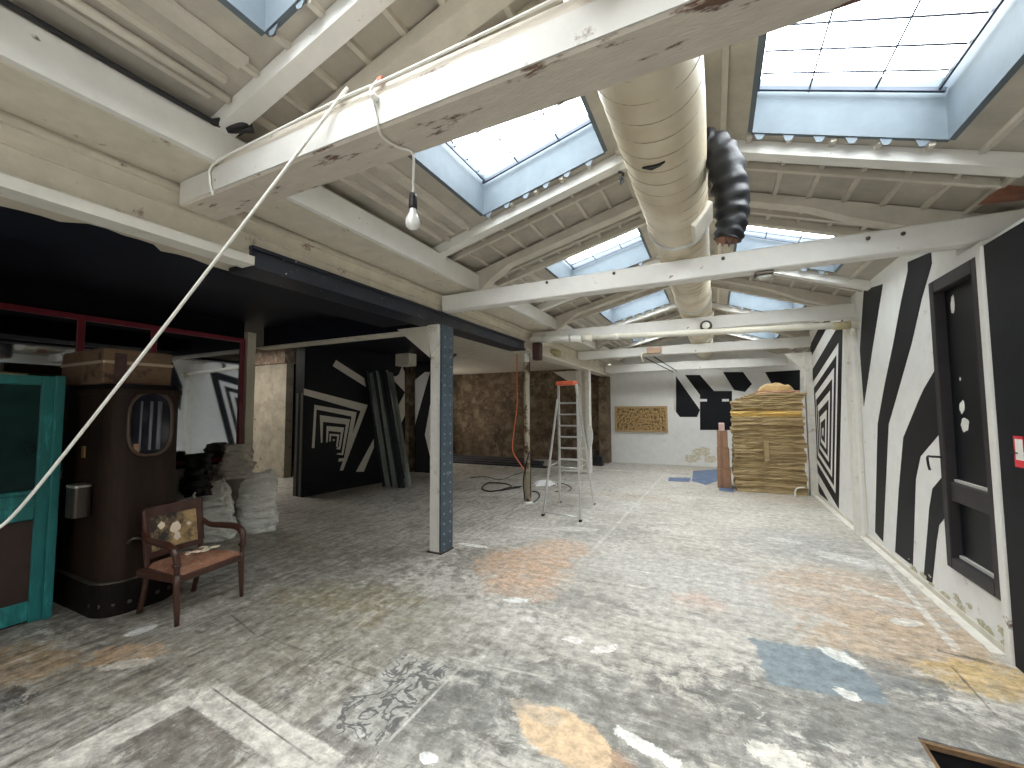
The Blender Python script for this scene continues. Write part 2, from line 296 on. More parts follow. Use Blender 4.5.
    # grain, streaks and scuffs over everything
    sx_ = n.new('ShaderNodeSeparateXYZ'); l.new(V, sx_.inputs[0])
    lr = mr(sx_.outputs[0], -2.6, -.6)
    mx_ = n.new('ShaderNodeMix'); l.new(lr, mx_.inputs[0]); l.new(streak, mx_.inputs[2]); l.new(streak2, mx_.inputs[3])
    st_ = mx_.outputs[0]
    left = mr(sx_.outputs[0], -2.2, -3.6)
    near = mr(sx_.outputs[1], 4.5, 1.5)
    am = n.new('ShaderNodeMath'); am.operation = 'MAXIMUM'; l.new(left, am.inputs[0]); l.new(near, am.inputs[1])
    sc0 = mr(st_, .50, .60, 0, .75); m3 = n.new('ShaderNodeMath'); m3.operation = 'MULTIPLY'; l.new(sc0, m3.inputs[0]); l.new(mr(am.outputs[0], 0, 1, .3, 1), m3.inputs[1])
    col = mixc(m3.outputs[0], col, (.105, .095, .078))
    col = mixc(mr(st_, .44, .36, 0, .5), col, (.62, .59, .53))
    speck = nz(30, 5, .8); col = mixc(mr(speck, .59, .65, 0, .7), col, (.09, .08, .07)); col = mixc(mr(speck, .38, .33, 0, .6), col, (.72, .71, .68))
    sc = mr(mid, .60, .68, 0, .35); col = mixc(sc, col, (.62, .60, .55))
    col = paint(second, col)
    hs = n.new('ShaderNodeHueSaturation'); l.new(col, hs.inputs['Color']); l.new(mr(fine, .34, .66, .58, 1.36), hs.inputs['Value']); col = hs.outputs[0]
    l.new(col, bs.inputs['Base Color'])
    l.new(mr(mid, .35, .7, .34, .65), bs.inputs['Roughness'])
    bp = n.new('ShaderNodeBump'); bp.inputs['Strength'].default_value = .35; bp.inputs['Distance'].default_value = .01; l.new(fine, bp.inputs['Height']); l.new(bp.outputs[0], bs.inputs['Normal'])
    return mt
floorm = floor_material()

# ------------------------------------------------------------------ mesh builder
class MB:
    def __init__(s): s.v = []; s.f = []; s.mi = []; s.cur = 0; s.sm = []; s.smooth = False
    def add(s, vs, fs):
        o = len(s.v); s.v += [Vector(v) for v in vs]
        for f in fs: s.f.append([i+o for i in f]); s.mi.append(s.cur); s.sm.append(s.smooth)
        return s
    def box(s, x0, x1, y0, y1, z0, z1, T=None):
        vs = [Vector((x, y, z)) for x in (x0, x1) for y in (y0, y1) for z in (z0, z1)]
        if T: vs = [T @ v for v in vs]
        return s.add(vs, [(0, 1, 3, 2), (4, 6, 7, 5), (0, 4, 5, 1), (2, 3, 7, 6), (0, 2, 6, 4), (1, 5, 7, 3)])
    def bev(s, x0, x1, y0, y1, z0, z1, b=.01, T=None):
        vs = []; fs = []
        cs = [(x0, y0), (x1, y0), (x1, y1), (x0, y1)]
        def ring(ins, z):
            X0, X1, Y0, Y1 = x0+ins, x1-ins, y0+ins, y1-ins; c = b
            if ins: return [Vector(p) for p in ((X0, Y0, z), (X0, Y0, z), (X1, Y0, z), (X1, Y0, z), (X1, Y1, z), (X1, Y1, z), (X0, Y1, z), (X0, Y1, z))]
            return [Vector(p) for p in ((X0, Y0+c, z), (X0+c, Y0, z), (X1-c, Y0, z), (X1, Y0+c, z), (X1, Y1-c, z), (X1-c, Y1, z), (X0+c, Y1, z), (X0, Y1-c, z))]
        def inner(z):
            c = b
            return [Vector(p) for p in ((x0+c, y0+2*c, z), (x0+2*c, y0+c, z), (x1-2*c, y0+c, z), (x1-c, y0+2*c, z), (x1-c, y1-2*c, z), (x1-2*c, y1-c, z), (x0+2*c, y1-c, z), (x0+c, y1-2*c, z))]
        rs = [inner(z0), ring(0, z0+b), ring(0, z1-b), inner(z1)]
        for r_ in rs: vs += r_
        for k in range(3):
            for i in range(8): fs.append((k*8+i, k*8+(i+1) % 8, (k+1)*8+(i+1) % 8, (k+1)*8+i))
        fs.append(tuple(range(7, -1, -1))); fs.append(tuple(range(24, 32)))
        if T: vs = [T @ v for v in vs]
        return s.add(vs, fs)
    def beam(s, a, b, wd, ht, up=(0, 0, 1)):
        a = Vector(a); b = Vector(b); d = (b-a).normalized(); sd = d.cross(Vector(up)).normalized(); u = sd.cross(d)
        vs = []
        for p in (a, b):
            for i, j in ((-1, -1), (1, -1), (1, 1), (-1, 1)): vs.append(p + sd*i*wd/2 + u*j*ht/2)
        return s.add(vs, [(3, 2, 1, 0), (4, 5, 6, 7), (0, 1, 5, 4), (1, 2, 6, 5), (2, 3, 7, 6), (3, 0, 4, 7)])
    def prism(s, pts, off):
        # pts: 3D outline, off: extrusion vector
        off = Vector(off); k = len(pts); vs = [Vector(p) for p in pts] + [Vector(p)+off for p in pts]
        return s.add(vs, [tuple(range(k-1, -1, -1)), tuple(range(k, 2*k))] + [(i, (i+1) % k, k+(i+1) % k, k+i) for i in range(k)])
    def tube(s, pts, r, seg=10, caps=True, rf=None, jit=0):
        pts = [Vector(p) for p in pts]; k = len(pts); vs = []; fs = []; prev = None
        for i, p in enumerate(pts):
            t = (pts[min(i+1, k-1)] - pts[max(i-1, 0)]).normalized()
            if prev is None:
                u = t.cross(Vector((0, 0, 1)))
                if u.length < .1: u = t.cross(Vector((0, 1, 0)))
            else: u = prev - t*prev.dot(t)
            u.normalize(); prev = u; w_ = t.cross(u)
            rr = rf(i/(k-1)) if rf else r
            for j in range(seg):
                a = 2*math.pi*j/seg; q = rr*(1 + (random.uniform(-jit, jit) if jit else 0)); vs.append(p + (u*math.cos(a) + w_*math.sin(a))*q)
        for i in range(k-1):
            for j in range(seg): fs.append((i*seg+j, i*seg+(j+1) % seg, (i+1)*seg+(j+1) % seg, (i+1)*seg+j))
        sv = s.smooth; s.smooth = True; s.add(vs, fs); 
        if caps:
            s.smooth = False; o = len(s.v)-len(vs)
            s.f.append([o+j for j in range(seg-1, -1, -1)]); s.f.append([o+(k-1)*seg+j for j in range(seg)]); s.mi += [s.cur]*2; s.sm += [False]*2
        s.smooth = sv; return s
    def lathe(s, prof, c, seg=24, axis='z', T=None):
        vs = []; fs = []; k = len(prof)
        for r_, h in prof:
            for j in range(seg):
                a = 2*math.pi*j/seg; x, y = r_*math.cos(a), r_*math.sin(a)
                v = Vector((x, y, h)) if axis == 'z' else (Vector((x, h, y)) if axis == 'y' else Vector((h, x, y)))
                if T: v = T @ v
                vs.append(v + Vector(c))
        for i in range(k-1):
            for j in range(seg): fs.append((i*seg+j, i*seg+(j+1) % seg, (i+1)*seg+(j+1) % seg, (i+1)*seg+j))
        sv = s.smooth; s.smooth = True; s.add(vs, fs); s.smooth = sv; return s
    def poly(s, pts): return s.add(pts, [tuple(range(len(pts)))])
    def build(s, name, mats, parent=None, label=None, smooth=False, bevel=0):
        if not isinstance(mats, (list, tuple)): mats = [mats]
        inv = wmat(parent).inverted() if parent else Matrix()
        me = bpy.data.meshes.new(name); me.from_pydata([inv @ v for v in s.v], [], s.f)
        for m_ in mats: me.materials.append(m_)
        me.polygons.foreach_set('material_index', s.mi); me.polygons.foreach_set('use_smooth', [bool(a or smooth) for a in s.sm])
        me.update()
        import bmesh
        bm = bmesh.new(); bm.from_mesh(me); bmesh.ops.recalc_face_normals(bm, faces=bm.faces); bm.to_mesh(me); bm.free()
        o = bpy.data.objects.new(name, me); COL.objects.link(o)
        if parent: o.parent = parent
        if bevel:
            md = o.modifiers.new('soft_edges', 'BEVEL'); md.width = bevel; md.segments = 2; md.limit_method = 'ANGLE'
        if label: o['label'] = label
        return o
def wmat(o):
    m_ = Matrix()
    while o is not None:
        m_ = Matrix.Translation(o.location) @ o.rotation_euler.to_matrix().to_4x4() @ m_; o = o.parent
    return m_
def tag(o, label=None, cat=None, group=None, kind=None):
    if label: o['label'] = label
    if cat: o['category'] = cat
    if group: o['group'] = group
    if kind: o['kind'] = kind
    return o
def thing(name, loc, label, cat, group=None, rz=0):
    o = bpy.data.objects.new(name, None); COL.objects.link(o); o.location = loc; o.rotation_euler = (0, 0, rz); o.empty_display_size = .1
    return tag(o, label, cat, group)
def struct(o, label=None): o['kind'] = 'structure'; (label and o.__setitem__('label', label)); return o
def copy_tree(o, parent=None):
    c = o.copy(); COL.objects.link(c)
    if parent: c.parent = parent
    for ch in [q for q in bpy.data.objects if q.parent == o]: copy_tree(ch, c)
    return c
def V(*a): return Vector(a)
def curve(ctrl, k=8):
    P = [Vector(p) for p in ctrl]; out = []
    for i in range(len(P)-1):
        a, b, c, d = P[max(i-1, 0)], P[i], P[i+1], P[min(i+2, len(P)-1)]
        for j in range(k):
            t = j/k; out.append(.5*((2*b) + (c-a)*t + (2*a-5*b+4*c-d)*t*t + (3*b-a-3*c+d)*t**3))
    out.append(P[-1]); return out

# ------------------------------------------------------------------ floor
mb = MB()
hx0, hx1, hy0, hy1 = .86, 1.30, 2.2, 2.86                 # hatch hole
X0, X1, Y0, Y1 = -13.6, 2.6, -3.0, 14.5
for a, b, c, d in ((X0, hx0, Y0, Y1), (hx1, X1, Y0, Y1), (hx0, hx1, Y0, hy0), (hx0, hx1, hy1, Y1)):
    mb.box(a, b, c, d, -.5, 0)
struct(mb.build('floor', floorm))
# sunken hatch at the near right corner
t = thing('floor_hatch', (1.08, 2.53, 0), 'dark sunken floor hatch with splintered wood rim in near right corner', 'hatch')
mb = MB(); mb.box(hx0+.004, hx1-.004, hy0+.004, hy1-.004, -.49, -.47)
for a in ((hx0+.003, hx0+.008, hy0+.003, hy1-.003), (hx1-.008, hx1-.003, hy0+.003, hy1-.003), (hx0+.009, hx1-.009, hy0+.003, hy0+.008), (hx0+.009, hx1-.009, hy1-.008, hy1-.003)): mb.box(*a, -.47, -.032)
mb.build('pit_shade_lining', blk, t)  # black lining added to paint in the shade inside the pit
mb = MB()
for k in range(4):
    a = [(hx0, hx1, hy1-.025, hy1-.004), (hx0+.004, hx0+.02, hy0, hy1-.03), (hx1-.02, hx1-.004, hy0, hy1-.03), (hx0, hx1, hy0+.004, hy0+.02)][k]
    mb.box(max(a[0], hx0+.004), min(a[1], hx1-.004), max(a[2], hy0+.004), a[3], -.03, -.006)
mb.build('wooden_rim', M('splintered_brown_wood', (.20, .12, .06), .9, var=.4, bump=.6), t)

# ------------------------------------------------------------------ walls
def clip(poly, y0, y1, z0, z1):
    def cl(p, f, g):
        o = []
        for i in range(len(p)):
            a, b = p[i-1], p[i]; fa, fb = f(a), f(b)
            if fa >= 0: 
                if fb >= 0: o.append(b)
                else: o.append(g(a, b, fa, fb))
            elif fb >= 0: o += [g(a, b, fa, fb), b]
        return o
    g = lambda a, b, fa, fb: (a[0]+(b[0]-a[0])*fa/(fa-fb), a[1]+(b[1]-a[1])*fa/(fa-fb))
    for f in (lambda p: p[0]-y0, lambda p: y1-p[0], lambda p: p[1]-z0, lambda p: z1-p[1]):
        poly = cl(poly, f, g)
        if len(poly) < 3: return []
    return poly
WX = 1.7
mb = MB()
# right wall in three stretches; doorway niche cut at y 3.96..4.68
DY0, DY1, DZ0, DZ1 = 3.97, 4.69, .36, 2.70
mb.cur = 0
mb.box(WX, WX+.2, DY1, 9.75, 0, 3.15); mb.box(WX, WX+.2, DY0, DY1, 0, DZ0); mb.box(WX, WX+.2, 4.30, DY1, DZ1, 3.15); mb.box(WX, WX+.2, DY0, 4.30, DZ1, 2.80); mb.box(2.12, 2.3, -3.0, 4.4, 2.6, 3.2); mb.box(1.9, 2.12, -3.0, 4.4, 2.70, 2.78); mb.box(1.9, 2.12, 4.30, 4.4, 2.78, 3.1)
mb.cur = 1
mb.box(WX-.03, WX+.2, -3.0, 3.88, 0, 2.74)
mb.cur = 0
mb.box(WX, WX+.2, -3.0, DY0, 2.74, 2.78); mb.box(WX, WX+.2, 3.88, DY0, 0, 2.74)
mb.cur = 1
def wallpoly(pts, x=WX-.003, y0=4.6, y1=9.74, z0=.0, z1=3.1):
    q = clip([(on(px, py, 0, WX).y, on(px, py, 0, WX).z) for px, py in pts], y0, y1, z0, z1)
    if len(q) > 2: mb.prism([V(x, a, b) for a, b in q], (.0025, 0, 0))
S1 = [(883, 284), (880, 303), (873, 346), (864, 406), (860, 350), (864, 290)]
S2 = [(936, 250), (908, 262), (908, 271), (901.6, 300), (893.4, 344), (884.3, 387.5), (877.9, 424), (875.3, 532), (883.2, 541.7), (888.8, 424), (895.2, 402), (911.6, 344), (921.6, 300)]
S3 = [(940, 362), (924, 389), (919, 400), (903.6, 437.5), (899, 490), (895.3, 552), (913, 566), (916, 479), (920.7, 456.3), (941, 432.3), (945, 400)]
S4 = [(944.2, 475), (932.8, 488.5), (929.6, 508), (924, 577.5), (932.3, 584), (937, 540), (939.4, 525), (945.8, 516.7)]
for q in (S1, S2, S3, S4): wallpoly(q, y0=DY1+.0)
# spiral of nested quads further down the wall
C0 = (822.8, 432.8); Q = [(843, 318), (811, 372), (815.2, 468), (838.9, 509)]
Cw = on(*C0, 0, WX); Qw = [on(a, b, 0, WX) for a, b in Q]
def ringp(s): return [(Cw.y+(q.y-Cw.y)*s, Cw.z+(q.z-Cw.z)*s) for q in Qw]
for s0, s1 in ((.06, .15), (.24, .33), (.42, .52), (.62, .72), (.82, 1.0), (1.2, 1.38), (1.62, 1.9)):
    a, b = ringp(s0), ringp(s1)
    for i in range(4):
        j = (i+1) % 4
        if s0 > 1.1 and i in (3,): continue
        q = clip([a[i], a[j], b[j], b[i]], 6.95, 9.74, .05, 3.1)
        if len(q) > 2: mb.prism([V(WX-.003, y, z) for y, z in q], (.0025, 0, 0))
mb.cur = 2
random.seed(17)
for k in range(26):
    yy_ = 4.0+1.6*random.random()**1.4; zz_ = .06+.09*random.random()**2; rr_ = .008+.028*random.random(); pts = []
    for j in range(12):
        a = 2*math.pi*j/12; q = rr_*(.5+.8*random.random()); pts.append(V(WX-.003-.00025*k, yy_+q*math.cos(a)*2.0, max(.056, zz_+q*math.sin(a))))
    mb.prism(pts, (.0025, 0, 0))
struct(mb.build('wall_right', [stripew, stripeb, M('damp_growth', (.46, .43, .32), .95, var=.4, scale=30, bump=.8)]))
# recess behind the cardboard
mb = MB(); mb.box(2.35, 2.55, 9.75, 13.4, 0, 3.3); mb.box(1.72, 2.35, 9.75, 9.9, 0, 3.1)
mb.cur = 1; mb.prism([V(2.347, 10.2, 1.6), V(2.347, 11.6, 1.6), V(2.347, 12.4, 3.0), V(2.347, 10.2, 3.0)], (.002, 0, 0))
struct(mb.build('wall_recess', [stripew, stripeb]))
# rear wall with painted stripes
RY = 13.2
mb = MB(); mb.box(-3.1, 2.55, RY, RY+.2, 0, 3.0); mb.prism([V(-3.1, RY, 3.0), V(2.55, RY, 3.0), V(2.25, RY, zR(2.25)), V(RX, RY, zL(RX)), V(-3.1, RY, 3.31)], (0, .2, 0))
mb.cur = 1
for pl_ in ([(676, 376), (676, 412), (680, 417), (697, 417), (700, 410)], [(685, 375), (700, 375), (714, 391), (732, 391), (732, 430), (700, 430), (700, 395)], [(723, 372), (743, 372), (752, 384), (745, 392), (734, 390)], [(765, 372), (800, 370), (800, 400), (775, 390)]):
    mb.prism([on(a, b, 1, RY) + V(0, -.003, 0) for a, b in pl_], (0, .0025, 0))
mb.cur = 0
for a_, b_ in ((700, 707), (722, 729)): mb.prism([on(q[0], q[1], 1, RY)+V(0, -.007, 0) for q in ((a_, 399), (b_, 399), (b_, 401.5), (a_, 401.5))], (0, .003, 0))
mb.cur = 2
random.seed(3)
for cx, cy, rr in ((702, 452, 9), (693, 458, 8), (711, 459, 6)):
    pts = []
    for k in range(22):
        a = 2*math.pi*k/22; q = rr*(.6+.5*random.random()); pts.append(on(cx+q*1.2*math.cos(a), min(cy+q*.6*math.sin(a), 463), 1, RY)+V(0, -.003, 0))
    mb.prism(pts, (0, .0025, 0))
struct(mb.build('wall_rear', [stripew, stripeb, M('crumbling_plaster', (.64, .59, .48), .9, var=.35, scale=20, bump=.8)]))
mb = MB(); mb.box(-9.2, -3.1, 13.0, 13.2, 0, 3.1); mb.box(-3.1, -2.95, 13.0, 13.19, 0, 2.66); mb.box(-3.22, -2.96, 12.75, 13.0, 0, 2.62)
struct(mb.build('wall_stone', brownw))
mb = MB(); mb.box(-9.4, -9.2, 9.6, 13.2, 0, 3.1); struct(mb.build('wall_stone_side', brownw))
# wall behind the camera
mb = MB(); mb.box(-13.6, 2.55, -3.2, -3.0, 0, 4.4); struct(mb.build('wall_front', stripew))
# left wall carrying the mirror
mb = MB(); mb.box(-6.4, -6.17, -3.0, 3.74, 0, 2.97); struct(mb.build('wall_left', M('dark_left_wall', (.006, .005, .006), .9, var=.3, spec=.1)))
# white post face and concrete beyond
t = MB(); p1 = on(232, 470, 1, 4.12); p2 = on(250, 470, 1, 4.12)
t.box(-6.40, -6.08, 3.74, 3.86, 0, 2.80); struct(t.build('wall_pier', [M('pier_offwhite', (.52, .48, .37), .7, var=.1)]))
mb = MB(); mb.box(-13.4, -9.62, 6.9, 7.1, 0, 2.85); mb.cur = 1; mb.box(-13.4, -9.62, 6.85, 7.15, 2.85, 3.25)
struct(mb.build('wall_concrete', [concr, M('chipped_brown_lintel', (.28, .20, .15), .9, var=.35, scale=6, col2=(.5, .46, .38), c2amt=.3, c2scale=5, bump=.5)]))
struct(MB().box(-13.6, -13.4, -3, 9.6, 0, 3.3).build('wall_far_left', concr))
struct(MB().box(-13.4, -9.4, 9.4, 9.6, 0, 3.3).build('wall_wing_end', stripeb))

# ------------------------------------------------------------------ spiral mural partition (left)
A = fl(301.5, 497.4); B = fl(378.9, 483); D = (B-A).normalized(); Nn = V(D.y, -D.x, 0)     # faces the hall
Bx = A + D*((onpl(405, 450, A, Nn)-A).dot(D))
t = thing('mural_partition', (A.x, A.y, 0), 'black partition wall with painted white nested square spiral behind the leaning metal studs', 'wall panel')
mb = MB(); bk = -Nn*.30
mb.prism([A, Bx, Bx+bk, A+bk], (0, 0, 2.955))
mb.cur = 1
def pp(pts):
    mb.prism([onpl(a, b, A, Nn)+Nn*.003 for a, b in pts], -Nn*.0025)
pp([(303.7, 388.5), (367.7, 405), (343, 470.5), (339.6, 470.5), (360.5, 411), (303.7, 394.8)])
pp([(314.4, 404.8), (356.6, 412.2), (347, 461), (338, 461.5), (339, 458.5), (344, 458), (351.5, 416.5), (316.5, 409.5), (314.4, 448), (311.8, 448)])
pp([(319.8, 415), (349.9, 419.4), (343, 455.2), (336.6, 454.5), (337.3, 453), (341.6, 453), (345.9, 424.4), (323, 421.8), (322.3, 442.7), (320.8, 442.7)])
pp([(326.6, 426), (344, 427.5), (340.2, 449.5), (336, 449), (337.5, 447.5), (338.8, 447), (340.9, 432.3), (328.4, 430.8), (327.6, 442.3), (326.1, 442.3)])
pp([(329.6, 433.7), (339.3, 434.4), (337.6, 447), (336, 447), (337.2, 436.3), (331, 435.8), (330.6, 441.6), (329.2, 441.6)])
pp([(332.8, 439), (334.6, 439), (334.6, 441), (332.8, 441)])
pp([(373.8, 438.7), (373.8, 447.3), (363.8, 471.7), (355.9, 471.7)])
pp([(332.6, 366), (336, 360), (364, 378), (366, 387)])
pp([(388, 374.5), (396, 376.5), (399, 374), (402, 366), (404.5, 372), (404.8, 392)])
pp([(404.8, 392.7), (404.8, 415.5), (399, 428), (395, 412)])
mb.build('painted_face', [stripeb, M('mural_cream_paint', (.60, .57, .50), .6, var=.06)], t)
mb = MB()      # end face with grey bands
e0 = A + bk; dd = bk.normalized()
for a, b in ((.03, .11), (.2, .28)):
    mb.prism([A+dd*a-D*.004, A+dd*b-D*.004, A+dd*b*.9-D*.004+V(0, 0, 2.0), A+dd*a*.9-D*.004+V(0, 0, 2.0)], D*.003)
mb.build('grey_end_bands', M('grey_band', (.12, .12, .11), .7), t)
# brown pier and second mural piece
pa = fl(405.5, 472); pb = fl(415.5, 471)
tag(MB().box(pa.x, pb.x, pa.y-.05, pa.y+.35, 0, 2.95).build('masonry_pier', brownw), 'narrow bare brown masonry pier between the two black and white mural walls', 'pier')
pc = fl(432, 470)
mb = MB(); yy = pa.y+.1; xa = on(415, 440, 1, yy).x; xb = on(440, 440, 1, yy).x
mb.box(xa, xb, yy, yy+.15, 0, 2.95); mb.cur = 1
mb.prism([on(a, b, 1, yy)+V(0, -.003, 0) for a, b in ((415, 380), (425, 372), (430, 372), (415, 425))], (0, .0025, 0))
mb.prism([on(a, b, 1, yy)+V(0, -.003, 0) for a, b in ((431, 400), (431, 460), (425, 435))], (0, .0025, 0))
tag(mb.build('mural_wall', [stripeb, stripew]), 'narrow black and white striped wall piece seen just left of riveted column', 'wall panel')

# ------------------------------------------------------------------ ceilings
def roofslab(x0, x1, y0, y1, mbx):
    z = zroof; e = 1e-4
    a, b = (x0, x1); za, zb = (zL(a), zL(b)) if x1 <= RX+e else (zR(a), zR(b))
    mbx.prism([V(a, y0, za), V(b, y0, zb), V(b, y1, zb), V(a, y1, za)], (0, 0, .05))
for side in (0, 1):
    mb = MB()
    if side == 0: x0, x1, xa, xb = -2.8, RX, -1.93, -.76
    else: x0, x1, xa, xb = RX, 2.25, .30, 1.34
    ys = [-3.0]
    for a, b in SKY: ys += [a, b]
    ys.append(13.3)
    for i in range(0, len(ys), 2): roofslab(x0, x1, ys[i], ys[i+1], mb)
    for a, b in SKY: roofslab(x0, xa, a, b, mb); roofslab(xb, x1, a, b, mb)
    zf = zL if side == 0 else zR; sl = .25 if side == 0 else -.35
    mb.cur = 1
    # short battens between the rims at each truss, and long ones beside the skylights
    for i in range(1, len(ys)-1):
        pass
    segs = [(ys[i], ys[i+1]) for i in range(0, len(ys), 2)]
    for a, b in segs:
        x = x0 + .42 if side == 0 else x0+.2
        while x < x1-.08:
            mb.beam((x, a+.02, zf(x)-.012), (x, b-.02, zf(x)-.012), .032, .03); x += .245
    for a, b in SKY:
        for x in ((-2.42, -2.28, -2.13, -.5) if side == 0 else (.12, 1.52)):
            wdt = .09 if x == -2.13 else .035
            mb.beam((x, a-.02, zf(x)-.012), (x, b+.02, zf(x)-.012), wdt, .03)
    if side == 0:      # round tube fixed beside the first skylight
        mb.tube([(-2.36, .3, zf(-2.36)-.03), (-2.36, 1.3, zf(-2.36)-.03)], .022, 8)
    struct(mb.build('ceiling_%s' % ('left_slope', 'right_slope')[side], [panel, batt]))
# ceiling of the left wing
def rag_edge(p, q, k, amp, seed):
    random.seed(seed); p = Vector(p); q = Vector(q); d = q-p; nn = V(-d.y, d.x, 0).normalized(); out = []
    for i in range(k+1):
        t_ = i/k; out.append(p+d*t_+nn*(amp*(random.random()-.5) if 0 < i < k else 0))
    return out
ZW = 2.955
mb = MB(); mb.box(-8.0, -3.0, -3.0, 13.2, ZW, ZW+.1); mb.box(-13.6, -8.0, -3.0, 4.2, ZW, ZW+.1); mb.box(-9.4, -8.0, 9.4, 13.2, ZW, ZW+.1); mb.cur = 1
mb.box(-13.6, -8.0, 4.2, 9.6, 3.25, 3.35); mb.box(-8.05, -8.0, 4.2, 9.4, ZW+.1, 3.3); mb.box(-13.6, -8.0, 4.15, 4.2, ZW+.1, 3.3)
e = rag_edge((-3.22, -3, ZW-.003), (-3.22, 5.2, ZW-.003), 60, .02, 5)
mb.prism([V(-7.999, -3, ZW-.003)] + e + [V(-3.6, 5.4, ZW-.003), V(-5.2, 6.4, ZW-.003), V(-5.4, 8.2, ZW-.003), V(-6.1, 9.0, ZW-.003), V(-7.999, 9.2, ZW-.003)], (0, 0, .002)); mb.box(-13.4, -8.0, -3, 4.2, ZW-.003, ZW-.001)
struct(mb.build('ceiling_wing', [M('wing_ceiling_cream', (.55, .50, .41), .8, var=.12, col2=(.25, .2, .15), c2amt=.1), blackc]))
# soffit with ragged paint edge beside the main beam
mb = MB(); ZS = 2.70
mb.box(-3.75, -3.125, -3.0, 4.0, ZS, ZS+.25); mb.box(-3.125, -3.021, -3.0, 1.79, ZS, ZS+.018); mb.cur = 1
e = []
random.seed(11)
for k in range(90):
    y = -3+7.0*k/89; x = (-3.225 if y < 1.8 else -3.25) + .02*math.sin(k*.9)+.03*(random.random()-.5)
    if 1.0 < y < 1.35: x += .10
    e.append(V(x, y, ZS-.003))
mb.prism([V(-3.75, -3, ZS-.003)] + e + [V(-3.75, 4.0, ZS-.003)], (0, 0, .0025))
mb.box(-3.754, -3.75, -3, 4.0, ZS, ZS+.25)
struct(mb.build('ceiling_soffit', [M('soffit_cream', (.52, .47, .38), .8, var=.1), blackc]))

# ------------------------------------------------------------------ long beam and eaves plate (left)
t = thing('longitudinal_beam', (-3.0, 5.0, 2.66), 'long cream steel beam on the columns, its middle stretch painted glossy navy', 'beam')
mb = MB(); mb.box(-3.12, -2.952, -3.0, 13.0, 2.72, 3.075); mb.build('web', cream, t)
MB().box(-3.02, -2.88, -3.0, 1.80, 2.675, 2.735).build('lower_flange', white, t)
mb = MB(); mb.box(-3.18, -2.895, 1.80, 6.52, 2.665, 2.70); mb.box(-3.10, -2.925, 1.805, 6.52, 2.70, 2.80); mb.box(-3.12, -2.905, 1.80, 6.52, 2.80, 2.825)
mb.build('navy_flange', navy, t, 'chipped glossy navy painted stretch of flange')
MB().box(-3.16, -2.88, 6.52, 13.0, 2.66, 2.71).build('lower_flange', cream, t)
mb = MB(); mb.box(-2.952, -2.925, -3, 13, 3.0, 3.03); mb.box(-2.952, -2.935, -3, 13, 2.90, 2.91); mb.build('moulding', cream, t)
t = thing('eaves_plate', (-2.6, 5, 3.05), 'white boxed eaves plate above the long beam with dark gap behind', 'eaves board')
MB().box(-2.95, -2.54, -3.0, 13.2, 3.058, 3.08).build('soffit_board', cream, t)
MB().box(-2.54, -2.5, -3.0, 13.2, 3.066, 3.262).build('fascia', beamw, t)
MB().box(-3.05, -2.541, -3.0, 13.19, 3.22, 3.30).build('top_board', panel, t)
tag(MB().tube(curve([(-2.485, -1, 3.272), (-2.488, .3, 3.278), (-2.484, 1.0, 3.270), (-2.488, 1.33, 3.275)], 10), .014, 8).build('black_cable', blk), 'black cable lying on the eaves plate under the first skylight', 'cable')
t = MB(); t.tube(curve([(-2.52, 1.30, 3.28), (-2.46, 1.36, 3.31), (-2.50, 1.42, 3.29), (-2.42, 1.45, 3.33), (-2.38, 1.40, 3.29), (-2.47, 1.37, 3.27), (-2.36, 1.44, 3.28)], 8), .02, 8)
tag(t.build('cable_bunch', blk), 'knotted bunch of black cable tucked above near tie beam at eaves', 'cable')

